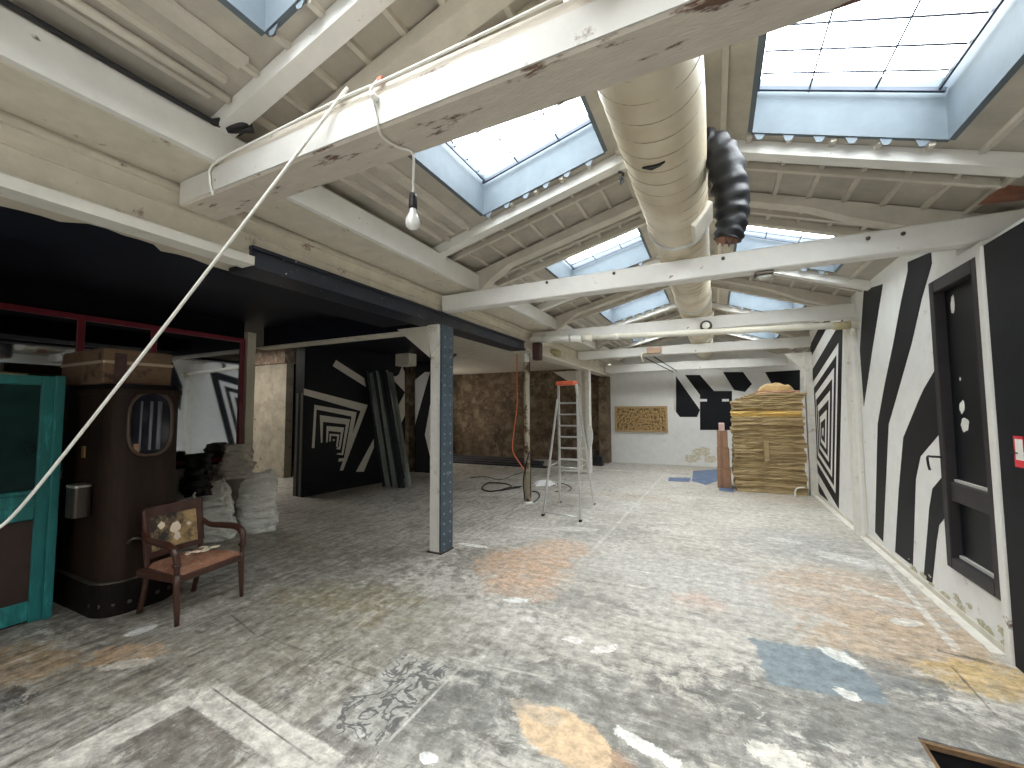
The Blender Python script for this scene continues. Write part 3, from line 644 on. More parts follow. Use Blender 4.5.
# ------------------------------------------------------------------ roof trusses
beam1m = M('flaking_cream_beam', (.56, .51, .44), .65, var=.1, bump=.3, col2=(.13, .07, .045), c2amt=.26, c2scale=2.2, c2edge=.05, stretch=(1, 4, 4))
names = ['', 'thick cream roof truss nearest the camera with worn flaking underside', 'white roof truss carrying the small lamp under its tie beam', 'white roof truss with the cream pipe running along it', 'white roof truss with the small tan junction box', 'farthest white roof truss above the rear wall stripes']
for k, T in enumerate(TR):
    if k == 0: continue
    y0, y1 = (1.35, 1.58) if k == 1 else (T, T+.14)
    zb, zt = (2.905, 3.115) if k == 1 else (2.835, 3.03)
    if k == 5: zb, zt = 2.72, 2.95
    t = thing('roof_truss', (-.6, T, zb), names[k], 'roof truss')
    xr = 2.10 if k == 2 else 1.9 if k < 4 else 1.7
    mb = MB(); mb.bev(-2.93, xr, y0, y1, zb, zt, .012)
    mb.build('tie_beam', beam1m if k == 1 else beamw, t)
    if k == 1:
        mb = MB(); mb.box(-2.9, 1.9, 1.342, 1.350, 2.915, 3.05); mb.build('face_board', M('face_board_paint', (.58, .57, .54), .6, var=.06, col2=(.2, .14, .1), c2amt=.08, c2scale=6), t)
    ry = 1.62 if k == 1 else T+.16
    for s, (xa, xb, zf) in enumerate(((-2.6, RX, zL), (RX, 1.88, zR))):
        h = .12
        mb = MB()
        if s == 0: pts = [(-2.6, zL(-2.6)-.04), (xb, zL(xb)-.01), (xb, zL(xb)-h), (-2.1, zL(-2.1)-h), (-2.36, zL(-2.4)-.2), (-2.5, 3.06 if k > 1 else 3.12), (-2.62, 3.06 if k > 1 else 3.12)]
        else: pts = [(xa, zR(xa)-.01), (1.88, zR(1.88)-.01), (1.88, 3.04), (1.5, 3.05), (1.1, zR(1.1)-.15), (.8, zR(.8)-h*.8), (xa, zR(xa)-h*.8)]
        mb.prism([V(a, ry, b) for a, b in pts], (0, .13, 0)); mb.build('rafter', batt, t)
        if k == 1: offs = [(1.32, .10, .10, 'rim_board'), (2.0-.10, .05, .06, 'rim_board')]
        else: offs = [(T-.64, .11, .10, 'rim_board'), (T-.34, .035, .06, 'tee_bar'), (T+.47, .035, .06, 'tee_bar'), (T+.68, .07, .08, 'rim_board')]
        if k == 5: offs = offs[:2]
        for oy, wd, ht, nm in offs:
            q = MB(); a0 = -2.62 if s == 0 else RX; a1 = RX if s == 0 else 1.72
            q.prism([V(a0, oy, zf(a0)-.004), V(a1, oy, zf(a1)-.004), V(a1, oy, zf(a1)-ht), V(a0, oy, zf(a0)-ht)], (0, wd, 0))
            q.build(nm, beamw if (nm == 'rim_board' and wd > .08) else batt, t)
# bolt heads on the second tie beam
t = [o for o in bpy.data.objects if o.name.startswith('roof_truss')][1]
for px in (547, 614, 723, 868, 903):
    p = on(px, 292-(px-449)*.137+4, 1, 4.1); MB().lathe([(0, -.012), (.014, -.012), (.016, 0)], (p.x, 4.098, p.z), 8, 'y').build('bolt', iron, t)

# ------------------------------------------------------------------ skylights
wi = 0
tabs = []
for side in (0, 1):
    zf = zL if side == 0 else zR; xa, xb = (-1.93, -.76) if side == 0 else (.30, 1.34)
    for bi, (a, b) in enumerate(SKY):
        wi += 1; H = .40; th = .03
        t = thing('window_%d' % wi, ((xa+xb)/2, (a+b)/2, zf((xa+xb)/2)), '', '');
        t['kind'] = 'structure'
        mb = MB()
        for yy0, yy1 in ((a-th+.006, a+.006), (b-.006, b+th-.006)):
            mb.prism([V(xa, yy0, zf(xa)-.002), V(xb, yy0, zf(xb)-.002), V(xb, yy0, zf(xb)+H), V(xa, yy0, zf(xa)+H)], (0, th, 0))
        for xx in (xa-th+.006, xb-.006): mb.prism([V(xx, a, zf(xx)-.002), V(xx+th, a, zf(xx+th)-.002), V(xx+th, a, zf(xx+th)+H), V(xx, a, zf(xx)+H)], (0, b-a, 0))
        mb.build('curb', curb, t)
        g_ = MB(); g_.prism([V(xa, a, zf(xa)+H-.02), V(xb, a, zf(xb)+H-.02), V(xb, b, zf(xb)+H-.02), V(xa, b, zf(xa)+H-.02)], (0, 0, .004)); g_.build('glass_pane', skyglass, t)
        g_ = MB()
        hh = .30
        for q in range(1, 7 if b-a > 1 else 5):
            y = a + (b-a)*q/7
            g_.tube([(xa+.06, y, zf(xa+.06)+hh), (xb-.06, y, zf(xb-.06)+hh)], .006, 5)
        for q in (1, 2):
            x = xa+(xb-xa)*q/3; g_.tube([(x, a+.02, zf(x)+hh-.006), (x, b-.02, zf(x)+hh-.006)], .006, 5)
        g_.build('wire_mesh', bar, t)
        g_ = MB()
        for yy in (a+.05, b-.05): g_.beam((xa+.02, yy, zf(xa)+hh-.01), (xb-.02, yy, zf(xb)+hh-.01), .02, .024)
        for xx in (xa+.05, xb-.05): g_.beam((xx, a+.04, zf(xx)+hh-.01), (xx, b-.04, zf(xx)+hh-.01), .012, .02)
        g_.build('mesh_frame', bar, t)
        if side == 0 and bi == 2:
            g_ = MB(); g_.tube([V(-1.75, 2.35, zL(-1.75)+.27), V(-1.0, 2.25, zL(-1)+.30)], .014, 8); g_.build('opening_rod', iron, t)
            g_ = MB(); g_.tube([V(-1.76, 2.4, zL(-1.76)+.26), V(-1.72, 2.55, zL(-1.76)+.12)], .007, 6); g_.tube([V(-1.78, 2.33, zL(-1.76)+.28), V(-1.72, 2.42, zL(-1.76)+.24)], .02, 8); g_.build('latch', alum, t)
        # folded membrane tabs along the far rim
        g_ = MB()
        nt_ = 6
        for q in range(nt_):
            x = xa + (xb-xa)*(q+.3)/nt_
            g_.prism([V(x-.035, b+.002, zf(x-.035)-.004), V(x+.035, b+.002, zf(x+.035)-.004), V(x+.01, b-.002, zf(x)-.05), V(x-.02, b-.002, zf(x)-.045)], (0, .004, 0))
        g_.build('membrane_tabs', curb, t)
        ang = math.atan(.25 if side == 0 else -.35)
        area('skylight_daylight', ((xa+xb)/2, (a+b)/2, zf((xa+xb)/2)+H+.01), (0, -ang, 0), xb-xa, b-a, portal=True)

# ------------------------------------------------------------------ duct
t = thing('ventilation_duct', (-.24, 6, 3.05), 'large round cream wrapped ventilation duct along the ridge above tie beams', 'duct')
DX, DZ, DR = -.24, 3.298, .246
prof = []; y = -2.8
mb = MB(); seg = 40; vs = []; fs = []
rings = []
yy = -2.8
while yy < 13.1:
    rings.append((yy, DR)); yy += .1
for k, (y, r_) in enumerate(rings):
    for j in range(seg):
        a = 2*math.pi*j/seg; q = r_*(1+.020*noise.noise(V(math.cos(a)*1.5, math.sin(a)*1.5, y*1.7)))
        vs.append(V(DX+q*math.cos(a), y, DZ+q*math.sin(a)))
for k in range(len(rings)-1):
    for j in range(seg): fs.append((k*seg+j, k*seg+(j+1) % seg, (k+1)*seg+(j+1) % seg, (k+1)*seg+j))
mb.smooth = True; mb.add(vs, fs); mb.build('duct_shell', duct_m, t)
mb = MB()     # spiral seam
pts = []
for k in range(0, 16*60):
    a = 2*math.pi*k/32; y = 1.5 + .155*k/32*1.0
    if y > 13: break
    pts.append(V(DX+(DR+.000)*math.cos(a), y, DZ+(DR+.000)*math.sin(a)))
mb.tube(pts, .0020, 5); mb.build('spiral_seam', M('seam_tape', (.42, .35, .25), .6), t)  # thin seam in a tape colour darker than the wrap
for y in (3.62, 7.6, 9.9):
    T_ = Matrix.Translation((DX, y, DZ)) @ Matrix.Rotation(math.radians(-52), 4, 'Y')
    q = MB(); q.bev(-.11, .11, -.17, .17, -DR-.022, -DR+.02, .006, T_) ; q.build('access_hatch', pvc, t)
for y in (4.05, 6.8): 
    MB().lathe([(DR+.002, -.03), (DR+.012, -.025), (DR+.012, .025), (DR+.002, .03)], (DX, y-.2, DZ), 40, 'y').build('joint_band', alum, t)
q = MB(); q.prism([V(DX-.10, 2.47, DZ-DR+.006), V(DX-.04, 2.455, DZ-DR-.006), V(DX+.03, 2.44, DZ-DR-.007), V(DX+.0, 2.47, DZ-DR-.007), V(DX-.05, 2.49, DZ-DR-.006)], (0, 0, .012)); q.build('torn_hole', blk, t)
# black insulated branch sleeve
c = [on(697, 152, 1, 2.95)+V(-.03, 0, .0), on(708, 145, 1, 2.95), on(722, 158, 1, 2.95), on(731, 190, 1, 2.95), on(732, 220, 1, 2.95), on(727, 240, 1, 2.95)]
pts = curve(c, 12); t = thing('insulated_sleeve', pts[-1], 'limp black insulated sleeve hanging from the side of the duct', 'duct sleeve')
vs = []; fs = []; seg = 26; K = len(pts)
for i, p in enumerate(pts):
    tt = (pts[min(i+1, K-1)]-pts[max(i-1, 0)]).normalized(); u = tt.cross(V(0, 1, 0)).normalized(); w_ = tt.cross(u)
    s_ = i/(K-1); rr = .088+.02*math.sin(s_*3.1)-.01*s_
    for j in range(seg):
        a = 2*math.pi*j/seg; q = rr*(1+.16*noise.noise(V(math.cos(a)*1.3, math.sin(a)*1.3, i*.42))+.07*math.sin(i*1.15+math.sin(a*2)*.9))
        vs.append(p+u*math.cos(a)*q+w_*math.sin(a)*q)
for i in range(K-1):
    for j in range(seg): fs.append((i*seg+j, i*seg+(j+1) % seg, (i+1)*seg+(j+1) % seg, (i+1)*seg+j))
mb = MB(); mb.smooth = True; mb.add(vs, fs); mb.smooth = False; mb.poly([vs[(K-1)*seg+j] for j in range(seg)]); mb.build('black_sleeve', sleevem, t)
mb = MB(); e_ = pts[-1]
random.seed(4)
for k in range(9):
    a = 2*math.pi*k/9; q = e_+V(math.cos(a)*.055, math.sin(a)*.055, .02); w2 = V(-math.sin(a), math.cos(a), 0)*.02; dn = .03+.05*random.random()
    mb.prism([q-w2, q+w2, q+w2*.6+V(.01, 0, -dn*.6), q+V(0, 0, -dn), q-w2*.7+V(0, 0, -dn*.5)], V(math.cos(a), math.sin(a), 0)*.006)
mb.build('torn_end', torn, t)
# black wiring bunch on the duct flank
p = on(621, 178, 1, 3.3)
tag(MB().tube(curve([p+V(-.02, 0, .06), p+V(.02, .01, .03), p+V(-.02, 0, 0), p+V(.02, 0, -.02), p+V(-.01, 0, -.05), p+V(.01, 0, .02)], 6), .007, 6).build('wire_bunch', blk), 'small knotted bunch of dark wire on left flank of duct', 'wire')

# ------------------------------------------------------------------ columns
def column_main():
    t = thing('steel_column', (-2.97, 4.16, 0), 'riveted column, white on the left face and blue-grey on right face', 'column')
    MB().bev(-3.05, -2.895, 4.05, 4.25, 0, 2.66, .006).build('white_casing', white, t, 'white painted casing with rust stains')
    MB().box(-2.895, -2.872, 4.03, 4.27, 0, 2.66).build('riveted_plate', bluest, t, 'blue-grey riveted steel plate')
    mb = MB(); z = .1
    while z < 2.6:
        for y in (4.09, 4.21): mb.lathe([(.0, .010), (.009, .008), (.013, 0)], (-2.872, y, z), 8, 'x')
        z += .115
    mb.build('rivets', M('worn_rivet_heads', (.22, .26, .29), .4), t)
    mb = MB(); mb.prism([V(-3.05, 4.03, 2.28), V(-3.05, 4.03, 2.66), V(-3.55, 4.03, 2.66)], (0, .02, 0))
    mb.build('haunch_plate', cream, t)
    MB().prism([V(-2.995, 4.048, 2.28), V(-2.9, 4.048, 2.45), V(-2.9, 4.048, 2.66), V(-3.045, 4.048, 2.66), V(-3.03, 4.048, 2.5)], (0, -.06, 0)).build('gusset', white, t)
    MB().box(-3.07, -2.86, 4.02, 4.28, 0, .012).build('base_plate', rust, t)
column_main()
t = thing('pipe_column', (-3.03, 6.86, 0), 'thin peeling brown and cream cast pipe column beside the ladder', 'column')
MB().lathe([(0, 0), (.058, 0), (.058, 2.5), (.0, 2.5)], (-3.03, 6.86, 0), 20).build('shaft', peel, t)
MB().lathe([(.0, 2.44), (.05, 2.44), (.05, 2.72), (0, 2.72)], (-3.03, 6.86, 0), 20).build('pipe_socket', pvcw, t)
MB().lathe([(0, 0), (.11, 0), (.09, .02), (.06, .035), (0, .035)], (-3.03, 6.86, 0), 16).build('footing', plaster, t)
MB().tube([(-2.96, 6.84, .1), (-2.96, 6.84, 2.66)], .007, 6).build('thin_cable', blk, t)
t = thing('white_column', (-3.08, 10.6, 0), 'white painted twin-flange column behind the ladder', 'column')
MB().bev(-3.24, -3.12, 10.5, 10.72, 0, 2.66, .006).build('flange', white, t); MB().bev(-3.0, -2.9, 10.5, 10.72, 0, 2.66, .006).build('flange', white, t)
MB().box(-3.12, -3.0, 10.6, 10.63, 0, 2.66).build('web', cream, t)
MB().prism([V(-3.24, 10.58, 2.25), V(-3.24, 10.58, 2.66), V(-3.9, 10.58, 2.66)], (0, .03, 0)).build('haunch_plate', cream, t)
p = on(589, 436, 1, 10.46)
mb = MB(); pts = []
for k in range(20):
    a = 2*math.pi*k/20; pts.append(p+V(.10*math.cos(a)*(1 if math.cos(a) > 0 else .55), 0, .30*math.sin(a)))
tag(mb.prism(pts, (0, .038, 0)).build('oval_panel', plast, bevel=.008), 'curved white plastic panel propped against the white column', 'panel')
t = thing('wall_post', (1.62, 6.9, 0), 'white square post on the right wall between the two murals', 'post')
MB().bev(1.59, 1.70, 6.82, 6.98, 0, 2.80, .008).build('shaft', white, t)
MB().box(1.63, 1.66, 6.805, 6.82, 0, 2.7).build('cover_strip', beamw, t)
t = thing('corner_post', (1.6, 9.6, 0), 'slim white corner post right of the cardboard stack', 'post')
MB().bev(1.575, 1.70, 9.62, 9.745, 0, 2.72, .006).build('shaft', white, t)
MB().prism([V(1.575, 9.68, 2.4), V(1.575, 9.68, 2.72), V(1.25, 9.68, 2.72)], (0, .03, 0)).build('knee_brace', white, t)
struct(MB().bev(WX-.045, WX+.01, 3.885, 3.955, 0, 2.74, .006).build('trim_1', beamw))
struct(MB().box(WX-.02, WX, 4.0, 9.74, .0, .055).build('baseboard_right', batt))
struct(MB().box(WX-.09, WX-.02, 4.0, 9.74, .0, .012).build('trim_2', white))
# wing cross beam at first column
t = thing('cross_beam', (-4.6, 4.16, 2.62), 'black cross beam in left wing with thin cream lower flange', 'beam')
MB().box(-6.3, -3.14, 4.12, 4.20, 2.64, 2.955).build('web', blackc, t)
MB().box(-6.4, -3.14, 4.06, 4.26, 2.615, 2.64).build('lower_flange', cream, t)
# block left of the pier
t = thing('boxed_bracket', (-6.0, 4.7, 2.45), 'small cream boxed bracket under the dark ceiling beside mural partition', 'bracket')
p = on(406, 360, 1, 6.9)
MB().bev(p.x-.25, p.x+.12, 6.85, 7.1, p.z-.12, p.z+.14, .01).build('block', cream, t)
t.location = (p.x, 7, p.z-.12)
for ch in bpy.data.objects:
    if ch.parent == t: ch.matrix_parent_inverse = Matrix.Translation(V(-6.0, 4.7, 2.45)-V(p.x, 7, p.z-.12))

# ------------------------------------------------------------------ mirror on left wall
MX = -6.12
t = thing('wall_mirror', (MX, 2.3, 1.0), 'wide dark red framed wall mirror reflecting the striped walls', 'mirror')
MB().box(MX-.02, MX-.005, .3, 3.68, 1.0, 2.66).build('mirror_glass', mirm, t)
for nm, a in (('top_rail', (.26, 3.72, 2.64, 2.70)), ('bottom_rail', (.26, 3.72, .96, 1.02))):
    MB().bev(MX-.04, MX+.02, a[0], a[1], a[2], a[3], .005).build(nm, redp, t)
for y in (.26, 1.95, 2.60, 3.66): MB().bev(MX-.03, MX+.018, y, y+.06, .98, 2.68, .005).build('stile', redp, t)
tag(MB().bev(MX-.02, MX+.05, 2.75, 3.72, .86, .93, .005).add([V(MX-.02, 2.8, .0), V(MX+.04, 2.8, .0), V(MX+.04, 3.70, .0), V(MX-.02, 3.70, 0), V(MX-.02, 2.8, .86), V(MX+.04, 2.8, .86), V(MX+.04, 3.70, .86), V(MX-.02, 3.70, .86)], [(0, 1, 5, 4), (1, 2, 6, 5), (2, 3, 7, 6), (3, 0, 4, 7), (4, 5, 6, 7), (3, 2, 1, 0)]).build('low_shelf', M('grey_shelf', (.38, .37, .34), .7)), 'pale grey low shelf unit under the red framed mirror', 'shelf')

# ------------------------------------------------------------------ booth
def rrect(x0, x1, y0, y1, r_, k=8):
    out = []
    for cx, cy, a0 in ((x1-r_, y1-r_, 0), (x0+r_, y1-r_, 90), (x0+r_, y0+r_, 180), (x1-r_, y0+r_, 270)):
        for i in range(k+1):
            a = math.radians(a0+90*i/k); out.append((cx+r_*math.cos(a), cy+r_*math.sin(a)))
    return out
bx0, bx1, by0, by1 = -5.42, -4.42, 1.64, 2.17
t = thing('antique_booth', ((bx0+bx1)/2, (by0+by1)/2, 0), 'tall dark brown antique booth with rounded corners and oval glazed door', 'cabinet')
def rp(ins, z0, z1, name, mat, sm=False):
    q = rrect(bx0+ins, bx1-ins, by0+ins, by1-ins, .17-ins); mb = MB(); mb.prism([V(a, b, z0) for a, b in q], (0, 0, z1-z0)); return mb.build(name, mat, t)
rp(0, .24, 1.83, 'body', booth); rp(-.02, 0, .26, 'plinth', boothb); rp(-.026, .26, .275, 'plinth_rim', iron); rp(-.025, 1.80, 1.84, 'cornice', booth); rp(.01, 1.84, 1.885, 'top', boothb)
q = rrect(bx0-.02, bx1+.02, by0-.02, by1+.02, .19, 3)
for k, (a, b) in enumerate(q):
    if a > -5.1: 
        MB().lathe([(0, .016), (.012, .012), (.017, 0), (0, 0)], (a, b, .09), 10, 'x' if a > bx1-.05 else 'y', None).build('rivet', iron, t)
cy, cz = 1.905, 1.545
def oval(ry, rz, n_=40): return [(cy+ry*math.copysign(abs(math.cos(2*math.pi*k/n_))**.8, math.cos(2*math.pi*k/n_)), cz+rz*math.copysign(abs(math.sin(2*math.pi*k/n_))**.6, math.sin(2*math.pi*k/n_))) for k in range(n_)]
mb = MB(); ov = oval(.155, .27)
mb.tube([V(bx1+.008, a, b) for a, b in ov]+[V(bx1+.008, *ov[0])], .015, 8, caps=False); fr = mb.build('oval_door_frame', M('oval_frame', (.07, .045, .03), .4, .3), t)
mb = MB(); mb.prism([V(bx1+.001, a, b) for a, b in oval(.145, .26)], (.004, 0, 0)); mb.build('oval_glass', M('booth_glass', (.012, .013, .02), .08, .0, spec=.8, bump=0), t)
mb = MB()
for y, r_ in ((1.83, .007), (1.90, .011), (1.96, .016)): mb.tube([V(bx1+.008, y, 1.32), V(bx1+.008, y+.005, 1.74)], r_, 6)
mb.build('glass_rods', M('dusty_curtain', (.14, .14, .16), .5), t)
MB().bev(bx1+.005, bx1+.012, 1.79, 1.83, 1.30, 1.38, .002).build('paper_note', M('tan_note', (.28, .16, .09), .8), t)
MB().tube(curve([(bx1, 1.79, .56), (bx1+.05, 1.80, .60), (bx1+.06, 1.86, .585), (bx1+.0, 1.90, .53)], 6), .013, 8).build('handle', iron, t)
p = on(79, 480, 1, by0-.07)
t2 = thing('metal_canister', (p.x, p.y, on(79, 517, 1, p.y).z), 'small dark metal canister with pale lid hanging on the booth side', 'canister')
zz = t2.location.z; q = rrect(p.x-.085, p.x+.085, p.y-.055, p.y+.065, .04, 4)
MB().prism([V(a, b, zz) for a, b in q], (0, 0, .24)).build('body', M('canister_brown', (.05, .038, .03), .35, .5), t2)
MB().prism([V(a, b, zz+.24) for a, b in rrect(p.x-.088, p.x+.088, p.y-.058, p.y+.066, .042, 4)], (0, 0, .018)).build('lid', M('dull_tin', (.35, .33, .30), .35, .6), t2)
p = on(83, 452, 1, by0-.01)
tag(MB().bev(p.x-.03, p.x+.03, by0-.012, by0-.001, p.z-.05, p.z+.05, .003).build('brass_plate', M('brass', (.30, .20, .08), .4, .6)), 'tiny brass plate on the booth side above the canister', 'plate')
# carton on booth
t = thing('cardboard_carton', (-4.95, 1.87, 1.886), 'taped brown cardboard carton lying on top of the dark booth', 'box')
MB().bev(-5.40, -4.58, 1.63, 2.12, 1.887, 2.19, .012).build('carton', M('dark_brown_carton', (.15, .09, .05), .8, var=.4, scale=3, col2=(.05,.03,.02), c2amt=.3), t)
MB().box(-5.405, -4.574, 1.625, 2.125, 2.06, 2.085).build('packing_tape', M('pale_tape', (.36, .28, .19), .5), t)
MB().box(-4.574, -4.57, 1.70, 1.78, 1.90, 2.15).build('handwriting', M('ink_marks', (.06, .03, .03), .8, var=.5), t)

# ------------------------------------------------------------------ teal cabinet
TX = -4.9
t = thing('teal_cabinet', (TX-.2, .85, 0), 'teal painted cabinet with dusty glass top and brown lower panel', 'cabinet')
MB().box(TX-.42, TX-.03, .32, 1.47, .04, 1.93).build('body', darkbr, t)
for nm, a in (('stile', (1.375, 1.475, 0, 1.945)), ('stile', (.30, .38, 0, 1.945)), ('top_rail', (.38, 1.375, 1.87, 1.945)), ('middle_rail', (.38, 1.375, .80, 1.02)), ('bottom_rail', (.38, 1.375, .02, .17))):
    MB().bev(TX-.03, TX+.01, a[0], a[1], a[2], a[3], .006).build(nm, teal, t)
MB().bev(TX-.02, TX+.045, 1.445, 1.50, 0, 1.95, .006).build('edge_strip', teal, t)
MB().bev(TX-.01, TX+.03, .38, 1.38, 1.0, 1.035, .006).build('sill_moulding', teal, t); MB().bev(TX-.01, TX+.02, .38, 1.38, .91, .93, .004).build('bead', teal, t)
MB().box(TX-.028, TX-.022, .38, 1.375, 1.02, 1.87).build('glass_pane', M('cabinet_glass', (.012, .035, .032), .12, 0, var=.4, scale=2, bump=0, spec=.7), t)
MB().box(TX-.028, TX-.012, .38, 1.375, .17, .80).build('lower_panel', darkbr, t)
p = on(12, 366, 0, -5.2)
tag(MB().tube(curve([V(-5.1, 1.1, 1.95), V(-5.08, 1.18, 1.96), V(-5.05, 1.25, 1.955), V(-5.0, 1.32, 1.95)], 5), .018, 8).build('brass_fitting', M('old_brass', (.25, .2, .11), .4, .6)), 'dull brass fitting lying on top of the teal cabinet', 'fitting')

# ------------------------------------------------------------------ armchair
t = thing('armchair', (-4.05, 2.09, 0), 'worn antique mahogany armchair with torn leather seat beside the booth', 'chair', rz=math.radians(8))
Tc = wmat(t)
def L(x, y, z): return Tc @ V(x, y, z)
for s in (-1, 1):
    mb = MB(); mb.tube([L(.235, s*.27, 0), L(.225, s*.27, .12), L(.215, s*.27, .30), L(.21, s*.268, .38)], .02, 8, rf=lambda u: .017+.012*u); mb.build('leg', mahog, t)
    mb = MB(); mb.tube(curve([L(-.29, s*.215, 0), L(-.245, s*.215, .15), L(-.22, s*.215, .33), L(-.225, s*.22, .5), L(-.245, s*.222, .70), L(-.27, s*.225, .83)], 4), .02, 8, rf=lambda u: .02); mb.build('leg', mahog, t)
    mb = MB(); mb.tube(curve([L(-.25, s*.235, .66), L(-.16, s*.25, .61), L(-.02, s*.272, .605), L(.12, s*.285, .60), L(.20, s*.285, .555), L(.222, s*.28, .47), L(.215, s*.275, .37)], 8), .022, 10, rf=lambda u: .017+.011*math.sin(u*3.1)); a_ = mb.build('arm', mahog, t)
    MB().lathe([(.0, -.012), (.031, -.01), (.033, 0), (.031, .01), (0, .012)], L(.218, s*.277, .455), 12).build('arm_collar', mahog, a_)
mb = MB(); mb.bev(-.24, .235, -.285, .285, .315, .375, .012, Tc); mb.build('seat_rail', mahog, t)
mb = MB(); N_ = 14; vs = []; fs = []
for i in range(N_+1):
    for j in range(N_+1):
        u, v_ = i/N_, j/N_; x = -.225+.455*u; hw = .215+.06*u; y = -hw+2*hw*v_; e_ = min(u, 1-u, v_, 1-v_)
        vs.append(L(x, y, .372+.055*min(1, e_*5)**.5+.006*noise.noise(V(x*9, y*9, 1))))
for i in range(N_):
    for j in range(N_): a = i*(N_+1)+j; fs.append((a, a+1, a+N_+2, a+N_+1))
mb.smooth = True; mb.add(vs, fs); mb.build('seat', leath, t)
# back: frame and webbing panel tilted
def Bk(y, h, d=0): return L(-.215-.06*((h-.42)/.42)**1.3-.02*(1-(y/.22)**2)+d, y, h) if h >= .42 else L(-.225+d, y, h)
def backpanel(y0, y1, h0, h1, d0, d1, name, mat, label=None, n1=10):
    mb = MB(); vs = []; fs = []
    for side_, d in ((0, d0), (1, d1)):
        for i in range(n1+1):
            for j in range(5): vs.append(Bk(y0+(y1-y0)*i/n1, h0+(h1-h0)*j/4, d))
    o = (n1+1)*5
    for s_ in (0, o):
        for i in range(n1):
            for j in range(4): a = s_+i*5+j; fs.append((a, a+1, a+6, a+5))
    for i in range(n1): fs.append((i*5, i*5+5, o+i*5+5, o+i*5)); fs.append((i*5+4, i*5+9, o+i*5+9, o+i*5+4))
    for j in range(4): fs.append((j, j+1, o+j+1, o+j)); a = n1*5+j; fs.append((a, a+1, o+a+1, o+a))
    mb.add(vs, fs); return mb.build(name, mat, t, label)
backpanel(-.228, .228, .765, .845, -.03, .022, 'crest_rail', mahog)
backpanel(-.228, .228, .435, .485, -.025, .018, 'lower_rail', mahog)
backpanel(-.235, -.19, .48, .77, -.025, .018, 'side_rail', mahog); backpanel(.19, .235, .48, .77, -.025, .018, 'side_rail', mahog)
wbk = backpanel(-.19, .19, .485, .765, -.015, .008, 'backrest', linen, 'torn tan webbing with dark stain')
random.seed(9)
for y, h, r_ in ((-.10, .68, .028), (.01, .64, .042), (.02, .56, .030), (.12, .645, .016)):
    mb = MB(); pts = []
    for k in range(12):
        a = 2*math.pi*k/12; q = r_*(.8+.4*random.random()); pts.append(Bk(y+q*math.cos(a), h+q*math.sin(a)*1.1, .011))
    mb.prism(pts, Tc.to_3x3() @ V(.004, 0, 0)); mb.build('torn_hole', scrap, wbk)
random.seed(2)
for k, (x, y, a) in enumerate(((.0, .02, .4), (.04, .07, 1.5), (-.05, .12, .2), (.03, .16, 1.0), (-.02, -.03, 2.2))):
    T_ = Tc @ Matrix.Translation((x, y, .440)) @ Matrix.Rotation(a, 4, 'Z')
    tag(MB().prism([T_ @ V(-.035, -.012, 0), T_ @ V(.02, -.016, 0), T_ @ V(.04, .004, .004), T_ @ V(.0, .016, .006), T_ @ V(-.03, .012, .002)], (0, 0, .01)).build('foam_scrap', scrap), 'pale crumb of torn stuffing lying on the armchair seat', 'scrap', 'torn stuffing scraps on the armchair')

# ------------------------------------------------------------------ sacks
def sack(name, c, wx, wy, h, mat, label, seed, tilt=0, rz=0, ears=True, cat='sack', lean=(0, 0)):
    n1, n2 = 34, 30; vs = []; fs = []
    for i in range(n1+1):
        u = i/n1
        prof = (.88+.12*math.sin(min(1, u/.22)*math.pi/2)) if u < .22 else 1-.30*((u-.22)/.78)**1.5
        if u > .86 and ears: prof *= 1-.25*((u-.86)/.14)
        thick = 1 if u < .55 else 1-.72*((u-.55)/.45)**1.3
        if not ears: thick = 1 if u < .8 else 1-.3*((u-.8)/.2)
        for j in range(n2):
            a = 2*math.pi*j/n2; ca, sa = math.cos(a), math.sin(a); e = .6
            x = math.copysign(abs(ca)**e, ca)*wx*prof; y = math.copysign(abs(sa)**e, sa)*wy*thick*prof
            wr_ = .06*noise.noise(V(ca*1.4+seed, sa*1.4, u*2.3))+.05*noise.noise(V(ca*2.5+seed, sa*2.5+u*7, u*9))+.008*math.sin(u*40+6*noise.noise(V(ca*2, sa*2, u*3+seed)))
            x *= 1+wr_/max(wx, .1)*1.1; y *= 1+wr_/max(wy, .1)*1.1
            z = h*u
            if ears and u > .8: z += .07*abs(ca)**3*((u-.8)/.2)*(1 if ca > 0 else .35)
            z += .012*noise.noise(V(ca*3, sa*3, u*5+seed)) if u > .1 else 0
            x += lean[0]*u*u; y += lean[1]*u*u
            vs.append(V(x, y, max(0.0, z)))
    for i in range(n1):
        for j in range(n2): fs.append((i*n2+j, i*n2+(j+1) % n2, (i+1)*n2+(j+1) % n2, (i+1)*n2+j))
    fs.append(tuple(range(n2-1, -1, -1))); fs.append(tuple(n1*n2+j for j in range(n2)))
    T_ = Matrix.Translation(c) @ Matrix.Rotation(rz, 4, 'Z') @ Matrix.Rotation(tilt, 4, 'Y')
    mb = MB(); mb.smooth = True; mb.add(vs, fs); o = mb.build(name, mat); o.matrix_world = T_; o.location = c; o.rotation_euler = (0, tilt, rz)
    return tag(o, label, cat)
rzs = math.radians(50)
sack('rubble_sack', (-5.72, 3.72, 0), .25, .16, .78, bag, 'pale woven sack, rightmost of the pile, with pinched open top', 1.3, rz=rzs, lean=(.03, .04))
sack('rubble_sack', (-5.80, 3.24, 0), .21, .15, .72, bag, 'pale woven sack standing in front, left of the rightmost one', 5.1, rz=rzs, lean=(-.05, .05))
sack('rubble_sack', (-5.80, 2.90, 0), .14, .13, .60, bagd, 'greyer slumped sack half hidden behind the armchair back', 9.7, rz=rzs)
